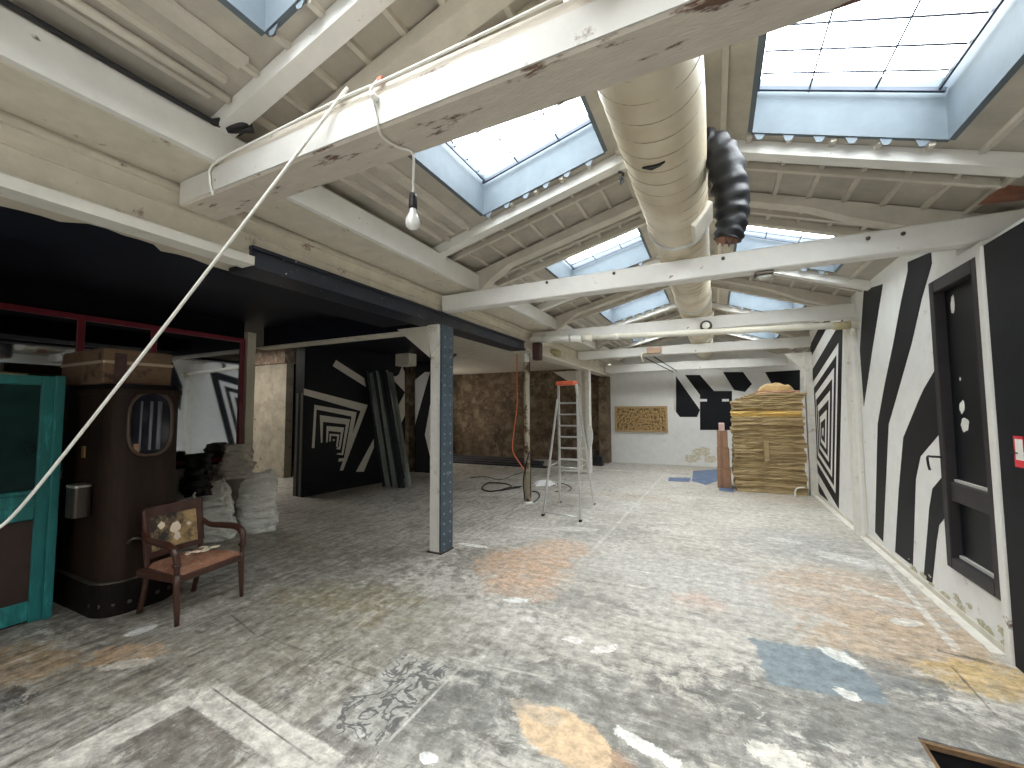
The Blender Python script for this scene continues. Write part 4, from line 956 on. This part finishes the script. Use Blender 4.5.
sack('rubble_sack', (-5.88, 3.52, .74), .19, .13, .46, bagd, 'grey wrinkled sack standing topmost on the pile', 3.3, rz=rzs, ears=False, lean=(.02, 0))
sack('black_bag', (-5.74, 2.52, 0), .20, .14, .88, blkbag, 'black plastic bag behind the armchair under the mirror', 2.2, rz=rzs, ears=False, cat='bag')
sack('black_bag', (-5.86, 3.05, .60), .15, .11, .52, blkbag, 'smaller black bag sagging against the topmost grey sack', 6.6, rz=rzs, ears=False, cat='bag')

# ------------------------------------------------------------------ leaning steel studs
random.seed(21)
def stud_proto(i):
    return None
base_pts = [fl(384+27*k/11+random.uniform(-.6, .6), 488.2-random.uniform(0, 2.2)) for k in range(12)]
for k, b0 in enumerate(base_pts):
    tp = onpl(367+25*k/11+random.uniform(-1, 1), 371+random.uniform(-1, 3.5), A+Nn*(.07+.05*random.random()), Nn)
    d = (tp-b0).normalized(); sd = d.cross(Nn).normalized(); w_ = .028; dp = .022; o_ = sd.cross(d).normalized()
    sec = [(-w_, 0), (w_, 0), (w_, dp), (w_-.004, dp), (w_-.004, .004), (-w_+.004, .004), (-w_+.004, dp), (-w_, dp)]
    mb = MB(); pts0 = [b0+sd*a+o_*b for a, b in sec]; mb.prism(pts0, tp-b0)
    tag(mb.build('metal_stud', galv if random.random() > .45 else galvd), 'long galvanised metal stud leaning in the bundle against mural partition', 'metal stud', 'metal studs leaning on the mural partition')

# ------------------------------------------------------------------ ladder
def ladder():
    f0, f1 = fl(543, 516), fl(582, 522); r0, r1 = fl(560, 503), fl(594, 505)
    cen = (f0+f1+r0+r1)/4
    t = thing('step_ladder', (cen.x, cen.y, 0), 'tall aluminium step ladder with orange top tray', 'ladder')
    f1 = fl(580.5, 522); side = (f1-f0).normalized(); wdt = (f1-f0).length
    tl = on(557.5, 384, 1, 6.62); tr_ = tl + side*.33; tl.z = tr_.z = 2.08
    f0 += V(0, 0, 0)
    back = V(-side.y, side.x, 0)
    topc = (tl+tr_)/2; 
    # climbing side = narrower rails (centre), rear legs = splayed
    c0 = on(558.5, 389, 1, 6.86); c1 = on(576, 389, 1, 6.80); c0.z = c1.z = 2.07
    rails = ((r0, c0), (r1, c1)); h0 = r0.lerp(c0, .88); h1 = r1.lerp(c1, .88)
    for b_, tp in rails:
        mb = MB(); mb.beam(b_, tp, .028, .06, (0, 1, 0)); mb.build('climbing_rail', alum, t)
    for b_, tp in ((f0, h0+V(0, -.06, 0)), (f1, h1+V(0, -.06, 0))):
        mb = MB(); mb.beam(b_, tp, .024, .04, (0, 1, 0)); mb.build('support_leg', alum, t)
    for k in range(1, 10):
        u = k/10.6; mb = MB(); mb.beam(rails[0][0].lerp(rails[0][1], u), rails[1][0].lerp(rails[1][1], u), .085, .024); mb.build('step', alum, t)
    for u in (.03, .40):
        mb = MB(); mb.tube([f0.lerp(h0, u), f1.lerp(h1, u)], .011, 6); mb.build('cross_bar', alum, t)
    for s_ in (0, 1):
        MB().tube([(f0, f1)[s_].lerp((h0, h1)[s_], .40), rails[s_][0].lerp(rails[s_][1], .36)], .007, 6).build('stay', alum, t)
    tc_ = (c0+c1)/2; sd = (c1-c0).normalized(); T_ = Matrix.Translation(tc_) @ Matrix.Rotation(math.atan2(sd.y, sd.x), 4, 'Z')
    MB().bev(-.165, .165, -.11, .09, -.01, .06, .012, T_).build('top_tray', orange, t, 'orange plastic top tray')
    for b_ in (f0, f1, r0, r1): MB().bev(b_.x-.022, b_.x+.022, b_.y-.022, b_.y+.022, 0, .035, .004).build('foot', blk, t)
ladder()

# ------------------------------------------------------------------ cables near pipe column
P_ = lambda px, py, y: on(px, py, 1, y)
tag(MB().tube(curve([P_(517, 354, 6.9), P_(517, 380, 6.9), P_(517, 405, 6.9), P_(514, 430, 6.85), P_(512.5, 450, 6.8), P_(519, 462, 6.78), P_(525, 471, 6.75)], 8), .011, 8).build('orange_cable', orcab), 'orange cable hanging beside the peeling pipe column', 'cable')
def floorcable(pp_, r_, name, mat, label):
    pts = curve([fl(a, b)+V(0, 0, r_+.001) for a, b in pp_], 8)
    return tag(MB().tube(pts, r_, 6).build(name, mat), label, 'cable')
floorcable([(520, 488), (505, 490), (490, 492), (482, 489), (487, 484), (497, 483.5), (508, 485), (512, 489), (500, 491), (508, 488.5), (522, 487)], .014, 'cable_coil', blk, 'coil of thick black cable on the floor left of pipe column')
tag(MB().tube(curve([P_(529, 452, 6.78), P_(526, 465, 6.76), P_(523.5, 480, 6.74), P_(524, 492, 6.73), fl(526, 503)+V(.0, 0, .02), fl(533, 503)+V(0, 0, .013), fl(539, 498)+V(0, 0, .013), fl(538, 493)+V(0, 0, .013), fl(532, 492)+V(0, 0, .013)], 8), .012, 6).build('black_hose', blk), 'black hose looped around the foot of the pipe column', 'hose')
floorcable([(470, 478), (485, 477), (500, 480), (512, 476), (524, 472)], .007, 'thin_cable', blk, 'thin dark cable trailing across floor toward pipe column')
floorcable([(553, 486), (562, 484), (570, 487), (571, 490), (566, 492), (555, 492)], .009, 'thin_cable', blk, 'thin cable curled on floor beneath the step ladder')
mb = MB(); random.seed(8); pts = []
for k in range(16):
    a = 2*math.pi*k/16; q = .6+.5*random.random(); p = fl(545+13*q*math.cos(a), 484+3.2*q*math.sin(a)); pts.append(V(p.x, p.y, .0))
cc = sum(pts, V(0, 0, 0))/16
vs = [p for p in pts]+[p.lerp(cc, .3)+V(0, 0, .04+.03*random.random()) for p in pts]+[cc+V(0, 0, .07)]
mb.add(vs, [(i, (i+1) % 16, 16+(i+1) % 16, 16+i) for i in range(16)]+[(16+i, 16+(i+1) % 16, 32) for i in range(16)])
tag(mb.build('crumpled_rag', rag), 'crumpled white cloth on the floor between pipe column and ladder', 'cloth')

# ------------------------------------------------------------------ black panels and boxes at the back
random.seed(5)
for k in range(6):
    y = 11.0+.27*k; z = .0+.055*(k % 2)
    a = on(449, 462, 1, y).x - .2*k*0; b = on(546-(k % 3)*4, 462, 1, y).x-.05*k
    tag(MB().bev(a, b, y, y+.22, z if k % 2 == 0 else .0, (.05 if k % 2 == 0 else .075), .006).build('dark_plank', M('dark_plank_%d' % k, (.022+.006*k, .026+.005*k, .034+.005*k), .6)), 'long blue-black plank lying on the floor before stone wall', 'plank', 'dark planks lying by the stone wall')
p = fl(592, 457)
tag(MB().bev(-3.62, -3.3, 12.3, 12.6, 0, .42, .01).build('black_crate', blk), 'taller black crate on the floor by the stone pillar', 'crate')
tag(MB().bev(-3.28, -2.98+.0, 12.1, 12.38, 0, .28, .01).build('black_crate', blk), 'lower black crate in front of the taller one', 'crate')
# osb board
t = thing('strand_board', (-2.05, 13.15, .97), 'framed strand board rectangle fixed on the white rear wall', 'board')
MB().box(-2.78, -1.31, 13.155, 13.197, .99, 1.69).build('board', osb, t)
for a in ((-2.82, -1.27, .95, 1.0), (-2.82, -1.27, 1.68, 1.73), (-2.82, -2.77, 1.0, 1.68), (-1.32, -1.27, 1.0, 1.68)): MB().bev(a[0], a[1], 13.14, 13.197, a[2], a[3], .004).build('frame_strip', pine, t)
# surface conduits rear wall
t = thing('wall_conduit', (-.97, 13.1, 1.9), 'white conduit running down rear wall beside the striped mural', 'pipe')
MB().tube([V(-1.06, 13.18, 1.6), V(-1.06, 13.18, 2.75)], .02, 8).build('pipe', pvcw, t); MB().tube([V(-1.16, 13.18, 2.3), V(-1.16, 13.18, 2.75)], .014, 8).build('pipe', pvcw, t)

# ------------------------------------------------------------------ cardboard stack
random.seed(33)
def sheet(i, w_, d_, h):
    mb = MB(); n1 = 26; vs = []; fs = []
    def edge(u):  # perimeter point 0..4
        s_, f_ = int(u) % 4, u-int(u)
        return [(-w_/2+w_*f_, -d_/2), (w_/2, -d_/2+d_*f_), (w_/2-w_*f_, d_/2), (-w_/2, d_/2-d_*f_)][s_]
    K = n1*4; nl = 4
    for l_ in range(nl):
        for k in range(K):
            x, y = edge(4*k/K); q = noise.noise(V(x*3+i*7, y*3, l_*1.7)); q2 = noise.noise(V(x*12+i*5, y*12, l_*2.1+i))
            x += .026*q+.016*q2; y += .028*q+.018*q2
            z = h*l_/(nl-1)+.008*noise.noise(V(x*4, y*4, i*3.1))
            vs.append(V(x, y, z))
    for l_ in range(nl-1):
        for k in range(K): fs.append((l_*K+k, l_*K+(k+1) % K, (l_+1)*K+(k+1) % K, (l_+1)*K+k))
    fs.append(tuple(range(K-1, -1, -1))); fs.append(tuple((nl-1)*K+k for k in range(K)))
    mb.add(vs, fs); return mb
protos = []
for i in range(6):
    protos.append((sheet(i, 1.22, .82, .054), [card, carddk][i % 2]))
z = 0.0; k = 0; first = {}
while z < 1.80:
    i = k % 6; h = .056
    yel = 1.48 < z < 1.56
    lab = 'flattened brown cardboard sheet in the middle layers of the tall stack'
    if i not in first or yel:
        o = protos[i][0].build('cardboard_sheet', cardy if yel else protos[i][1])
        if not yel: first[i] = o
    else: o = first[i].copy(); COL.objects.link(o)
    hz = random.choice((.62, .8, .95, 1.0, 1.25)); o.scale = (random.uniform(.955, 1.0), random.uniform(.95, 1.0), hz)
    o.location = (.915+random.uniform(-.02, .02), 9.95+random.uniform(-.015, .015), z); o.rotation_euler = (0, 0, random.uniform(-.018, .018)+(math.pi if k % 4 == 3 else 0)); h *= hz
    if yel: tag(o, 'yellow folded card sheet near the top of the cardboard stack' if z < 1.53 else 'upper yellow card sheet near the top of cardboard stack', 'cardboard')
    elif k == 0: tag(o, 'lowest cardboard sheet of the tall stack, lying on the floor', 'cardboard', 'flattened cardboard sheets in the stack')
    else: tag(o, lab, 'cardboard', 'flattened cardboard sheets in the stack')
    z += h; k += 1
ztop = z
# three looser sheets, then the folded paper on top
for q, (dx, w2) in enumerate(((.06, 1.12), (.12, 1.02), (.22, .9))):
    o = sheet(20+q, w2, .7, .045).build('loose_cardboard', card if q != 1 else carddk); o.location = (.90+dx, 9.93, ztop+.048*q); o.rotation_euler = (0, .0, .03*q)
    tag(o, ['lowest loose cardboard sheet drooping over the stack top', 'middle loose cardboard sheet over the stack top', 'shortest loose cardboard sheet under the folded paper'][q], 'cardboard')
mb = MB(); vs = []; fs = []
for i in range(11):
    for j in range(21):
        u, v_ = i/10, j/20*2*math.pi; r_ = math.sin(u*math.pi/2); vs.append(V(1.12+.30*r_*math.cos(v_)*(1+.12*noise.noise(V(math.cos(v_)*2, math.sin(v_)*2, u*3))), 9.95+.24*r_*math.sin(v_), ztop+.148+.19*math.cos(u*math.pi/2)**.6*(1+.25*noise.noise(V(math.cos(v_)*2, math.sin(v_)*2, u*4)))))
for i in range(10):
    for j in range(20): a = i*21+j; fs.append((a, a+1, a+22, a+21))
mb.smooth = True; mb.add(vs, fs); tag(mb.build('folded_paper_bundle', M('tan_paper', (.55, .38, .17), .8, var=.25, scale=6, bump=.5)), 'crumpled tan paper bundle crowning the cardboard stack', 'paper bundle')
o = sheet(41, .72, .55, .045).build('pink_foam_sheet', M('pinkish_foam', (.58, .36, .26), .8)); o.location = (1.12, 9.93, ztop+.143); tag(o, 'pinkish foam sheet under the tan paper on the cardboard stack', 'foam sheet')
p = on(757, 446, 1, 9.49)
tag(MB().bev(.84, .92, 9.49, 9.535, .62, 1.0, .004).build('upright_card_strip', card), 'short upright cardboard strip stuck on the stack front', 'cardboard')
t = thing('white_pipe_stub', (1.38, 9.48, 0), 'small white bent pipe on the floor before cardboard stack', 'pipe')
MB().tube(curve([V(1.30, 9.40, .0), V(1.30, 9.40, .10), V(1.34, 9.40, .16), V(1.45, 9.40, .18)], 6), .014, 8).build('pipe', pvcw, t)
# side cartons
cs = [(0, .40, boxbr, 'lowest brown carton left of the cardboard stack'), (.40, .42, boxbr, 'middle brown carton left of cardboard stack'), (.82, .36, boxbr, 'upper brown carton left of the cardboard stack'), (1.18, .16, pink, 'small pale pink carton on top of the brown cartons')]
for i, (z0, h, mt_, lb) in enumerate(cs):
    t = thing('carton', (.13, 10.0, z0), lb, 'box'); w_ = .13 if i < 3 else .10
    MB().bev(.13-w_+.01*i, .13+w_-.02*i, 9.80, 10.2, z0+.001, z0+h-.002, .006).build('carton_body', mt_, t)
    if i < 3: MB().box(.06+.01*i, .11+.01*i, 9.796, 9.80, z0+.01, z0+h-.01).build('tape', M('brown_tape_%d' % i, (.25, .13, .08), .4), t)
# blue vinyl sheets on the floor
def flat(name, pts, mat, label, cat, z=.004): return tag(MB().prism([V(fl(a, b).x, fl(a, b).y, .001) for a, b in pts], (0, 0, z)).build(name, mat), label, cat)
flat('blue_floor_sheet', [(693, 471), (722, 469), (720, 480), (706, 485), (692, 481)], bluev, 'blue vinyl sheet on floor left of the brown cartons', 'sheet')
flat('blue_floor_sheet', [(669, 477.5), (691, 478), (689, 482), (668, 481)], bluev, 'small leftmost blue vinyl piece on the floor', 'sheet')
flat('blue_floor_sheet', [(719, 486), (733, 486), (734, 492.5), (719, 490.5)], bluev, 'blue vinyl piece on floor touching the stack corner', 'sheet')

# ------------------------------------------------------------------ pipes on beam three
t = thing('drain_pipe', (-.6, 6.75, 2.83), 'cream drain pipe crossing the hall under the third tie beam', 'pipe')
a = on(531, 339, 1, 6.74); b = on(585, 338.5, 1, 6.74); c = on(862, 324, 1, 6.74)
MB().tube([a, b], .055, 16).build('white_section', pvcw, t)
MB().tube([b, b.lerp(c, .5), c], .045, 16).build('long_section', pvc, t)
MB().tube([b+V(-.05, 0, 0), b+V(.12, 0, 0)], .065, 16).build('coupling', pvc, t); MB().tube([b.lerp(c, .13), b.lerp(c, .16)], .055, 16).build('coupling', pvc, t)
MB().tube([c+V(-.30, 0, 0), c+V(-.12, 0, 0)], .052, 16).build('coupling', foam, t)
MB().tube([a+V(.4, 0, -.09), a+V(.7, .0, -.07), b+V(.15, 0, -.02)], .03, 10).build('thin_branch', pvc, t)
MB().tube([c+V(-.1, -.01, -.05), c+V(-.1, -.01, -.12)], .025, 10).build('stub', pvc, t)
for q in ((.25), (.75)): MB().lathe([(.07, -.02), (.075, 0), (.07, .02)], a.lerp(b, q), 16, 'x').build('clip', alum, t)
mb = MB(); random.seed(12)
def blob(c, rx, ry, rz, mat, name, label, cat, seed=0, parent=None):
    mb = MB(); vs = []; fs = []; n1, n2 = 10, 18
    for i in range(n1+1):
        for j in range(n2):
            th, ph = math.pi*i/n1, 2*math.pi*j/n2; d = V(math.sin(th)*math.cos(ph), math.sin(th)*math.sin(ph), math.cos(th)); q = 1+.35*noise.noise(d*2.2+V(seed, 0, 0))
            vs.append(Vector(c)+V(d.x*rx*q, d.y*ry*q, d.z*rz*q))
    for i in range(n1):
        for j in range(n2): fs.append((i*n2+j, i*n2+(j+1) % n2, (i+1)*n2+(j+1) % n2, (i+1)*n2+j))
    mb.smooth = True; mb.add(vs, fs); o = mb.build(name, mat, parent)
    return tag(o, label, cat) if not parent else o
p = on(556, 353, 0, -2.93); blob(p, .06, .30, .07, foam, 'foam_lump', 'yellowish foam lump on the beam below the white pipe', 'foam', 2)
p = on(538, 352, 1, 6.85); tag(MB().bev(p.x-.07, p.x+.07, 6.75, 6.9, p.z-.15, p.z+.16, .01).build('rusty_bracket', rust), 'dark rusty iron bracket where pipe meets the column top', 'bracket')
p = on(862, 336, 1, 6.72); 
p = on(1005, 252, 1, 3.93); blob(p+V(.0, -.03, .01), .09, .04, .03, foam, 'foam_lump', 'yellow foam seam under right end of the lamp truss', 'foam', 5)
# lamp under second tie beam
t = thing('bulkhead_lamp', (.42, 4.17, 2.76), 'small grey bulkhead lamp under the second tie beam', 'lamp')
MB().bev(.35, .49, 4.12, 4.21, 2.80, 2.832, .006).build('housing', iron, t); MB().bev(.36, .48, 4.125, 4.205, 2.765, 2.802, .012).build('lens', M('frosted_lens', (.45, .45, .42), .3), t)
# junction box and conduits at beam four
t = thing('junction_box', (-1.2, 9.6, 2.9), 'small tan junction box on the fourth tie beam with conduits', 'electrical box')
MB().bev(-1.32, -1.02, 9.56, 9.646, 2.87, 3.0, .008).build('box', M('tan_box', (.42, .28, .19), .6), t)
MB().tube(curve([V(-1.3, 9.6, 2.9), V(-1.42, 9.6, 2.88), V(-1.44, 9.6, 2.8), V(-1.42, 9.7, 2.72)], 6), .022, 8).build('conduit', pvc, t)
MB().tube([V(-1.38, 9.75, 2.80), V(-1.0, 12.3, 2.66)], .012, 6).build('conduit', blk, t); MB().tube([V(-1.2, 9.82, 2.82), V(-.9, 12.3, 2.68)], .012, 6).build('conduit', blk, t)
# socket box on duct side truss three
t = thing('round_fitting', (.2, 6.8, 2.95), 'small grey round fitting on the third tie beam', 'fitting')
p = on(706, 326, 1, 6.83); t.location = (p.x, 6.84, p.z)
MB().lathe([(0, -.05), (.07, -.05), (.085, -.02), (.085, .012), (0, .012)], (p.x, 6.836, p.z), 14, 'y').build('body', iron, t); MB().lathe([(0, -.06), (.05, -.058), (.055, -.045)], (p.x, 6.836, p.z), 14, 'y').build('cap', pvcw, t)

# ------------------------------------------------------------------ hanging bulb, ropes
t = thing('hanging_bulb', (-1.44, 1.75, 2.62), 'bare light bulb in black socket hanging from near tie beam', 'light bulb')
bt = on(413, 203, 1, 1.75); bb = on(413, 226, 1, 1.75); q_ = on(413, 152, 2, 2.895); bt = on(413, 203, 1, q_.y); zt = bt.z
MB().lathe([(0, .045), (.016, .045), (.019, .03), (.021, -.02), (.019, -.03), (0, -.03)], (bt.x, bt.y, zt), 16).build('socket', blk, t)
pr_ = [(.016, 0), (.018, -.015), (.026, -.035), (.0335, -.055), (.035, -.07), (.031, -.088), (.018, -.1), (0, -.104)]
MB().lathe(pr_, (bt.x, bt.y, zt-.03), 20).build('bulb_glass', M('milky_bulb_glass', (.72, .72, .70), .12, 0, var=.03, bump=0, spec=.8), t)
hk = on(380, 78, 1, 1.335)
cab = curve([hk, on(371, 90, 1, 1.33), on(373, 105, 1, 1.33), on(378, 125, 1, 1.33), on(383, 137, 2, 2.895), on(398, 147, 2, 2.895), on(410, 151, 2, 2.893), V(bt.x, q_.y, 2.87), V(bt.x, q_.y, 2.80), V(bt.x, q_.y, zt+.04)], 6)
MB().tube(cab, .006, 8).build('cord', pvcw, t)
p = on(374, 100, 1, 1.335); MB().lathe([(0, -.03), (.012, -.03), (.016, -.015), (.012, .01), (.0, .012)], (p.x+.015, 1.33, p.z), 10, 'y').build('insulator', plast, t)
p = on(380, 80, 1, 1.335); MB().bev(p.x-.012, p.x+.016, 1.325, 1.345, p.z-.012, p.z+.012, .003).build('orange_tie', orange, t)
t = thing('white_rope', (-1.5, 1.33, 3.1), 'white rope stretched along the top of near tie beam', 'rope')
a = on(205, 172, 1, 1.33); k_ = on(338, 100, 1, 1.33); 
rp_ = [on(213, 195, 1, 1.33), on(210, 180, 1, 1.33), on(215, 163, 1, 1.33), on(270, 134, 1, 1.33), k_, on(380, 82, 1, 1.33), on(455, 47, 1, 1.33), on(553, 0, 1, 1.33), V(.9, 1.33, 3.16)]
MB().tube(curve(rp_, 6), .006, 8).build('strand', pvcw, t)
d0 = k_; d1 = on(20, 508, 0, -3.1); d2 = on(-12, 533, 0, -3.15)
tag(MB().tube(curve([d0+V(.02, 0, .01), d0, d0.lerp(d1, .33)+V(0, 0, -.015), d0.lerp(d1, .66)+V(0, 0, -.02), d1, d2], 10), .0075, 8).build('diagonal_rope', pvcw), 'white rope slanting from the near tie beam down to lower left', 'rope')

# ------------------------------------------------------------------ door in right wall
t = thing('door_1', (WX, 4.33, DZ0), '', ''); t['kind'] = 'structure'
for nm, a in (('jamb', (DY1-.08, DY1, DZ0, DZ1)), ('jamb', (DY0, DY0+.07, DZ0, DZ1)), ('head', (DY0+.07, DY1-.08, DZ1-.10, DZ1)), ('sill', (DY0+.07, DY1-.08, DZ0, DZ0+.09))):
    MB().bev(WX-.035, WX+.06, a[0], a[1], a[2], a[3], .006).build(nm, doorm, t)
MB().bev(WX-.012, WX+.05, DY0+.07, DY1-.08, .90, 1.05, .006).build('middle_rail', doorm, t)
lf = MB().box(WX+.035, WX+.055, DY0+.07, DY1-.08, DZ0+.09, DZ1-.1).build('door_leaf', doorp, t)
for z_ in (.455, 1.052): MB().box(WX+.01, WX+.035, DY0+.08, DY1-.09, z_, z_+.02).build('ledge', M('grey_ledge_%d' % int(z_*100), (.42, .41, .38), .6), t)
MB().tube(curve([V(WX-.03, 4.66, 1.24), V(WX-.085, 4.68, 1.24), V(WX-.09, 4.75, 1.23), V(WX-.085, 4.76, 1.16), V(WX-.08, 4.75, 1.12)], 6), .009, 8).build('handle', blk, t)
mb = MB(); random.seed(6)
for px, py, rx, ry in ((952.5, 305, 2, 10.5), (962, 407, 2.6, 7), (965, 425, 4.5, 7), (951.5, 442, 3, 11), (960, 379, 1, 2), (948, 446, 2.5, 6)):
    pts = []
    for k in range(14):
        a = 2*math.pi*k/14; q = .75+.35*random.random(); p = on(px+rx*q*math.cos(a), py+ry*q*math.sin(a), 0, WX+.033); pts.append(p)
    mb.prism(pts, (.0015, 0, 0))
mb.build('paint_chips', plaster, lf)
# sign on dark wall
sx = WX-.034
t = thing('wall_sign', (sx, 3.76, 1.25), 'small red bordered white notice on dark wall at right edge', 'sign')
ys0, ys1 = on(1015, 452, 0, sx).y, 3.62; z0, z1 = 1.28, 1.47
MB().box(sx-.004, sx, 3.62, ys0+.0, z0, z1).build('red_board', redsg, t); MB().box(sx-.006, sx-.004, 3.62, ys0-.018, z0+.045, z1-.018).build('white_field', plast, t)
MB().box(sx-.0075, sx-.006, 3.67, 3.74, 1.362, 1.37).build('black_mark', blk, t); MB().box(sx-.0075, sx-.006, 3.70, 3.712, 1.355, 1.385).build('black_mark', blk, t)
# wooden wedge at right eaves, truss end block
p = on(1012, 190, 1, 3.85)
tag(MB().prism([p+V(-.12, 0, -.02), p+V(.12, 0, -.04), p+V(.12, 0, .09), p+V(-.02, 0, .05)], (0, .12, 0)).build('wood_offcut', M('reddish_wood', (.22, .09, .055), .7, var=.3)), 'reddish wooden offcut wedged at the right eaves', 'offcut')
# damp growth at wall foot
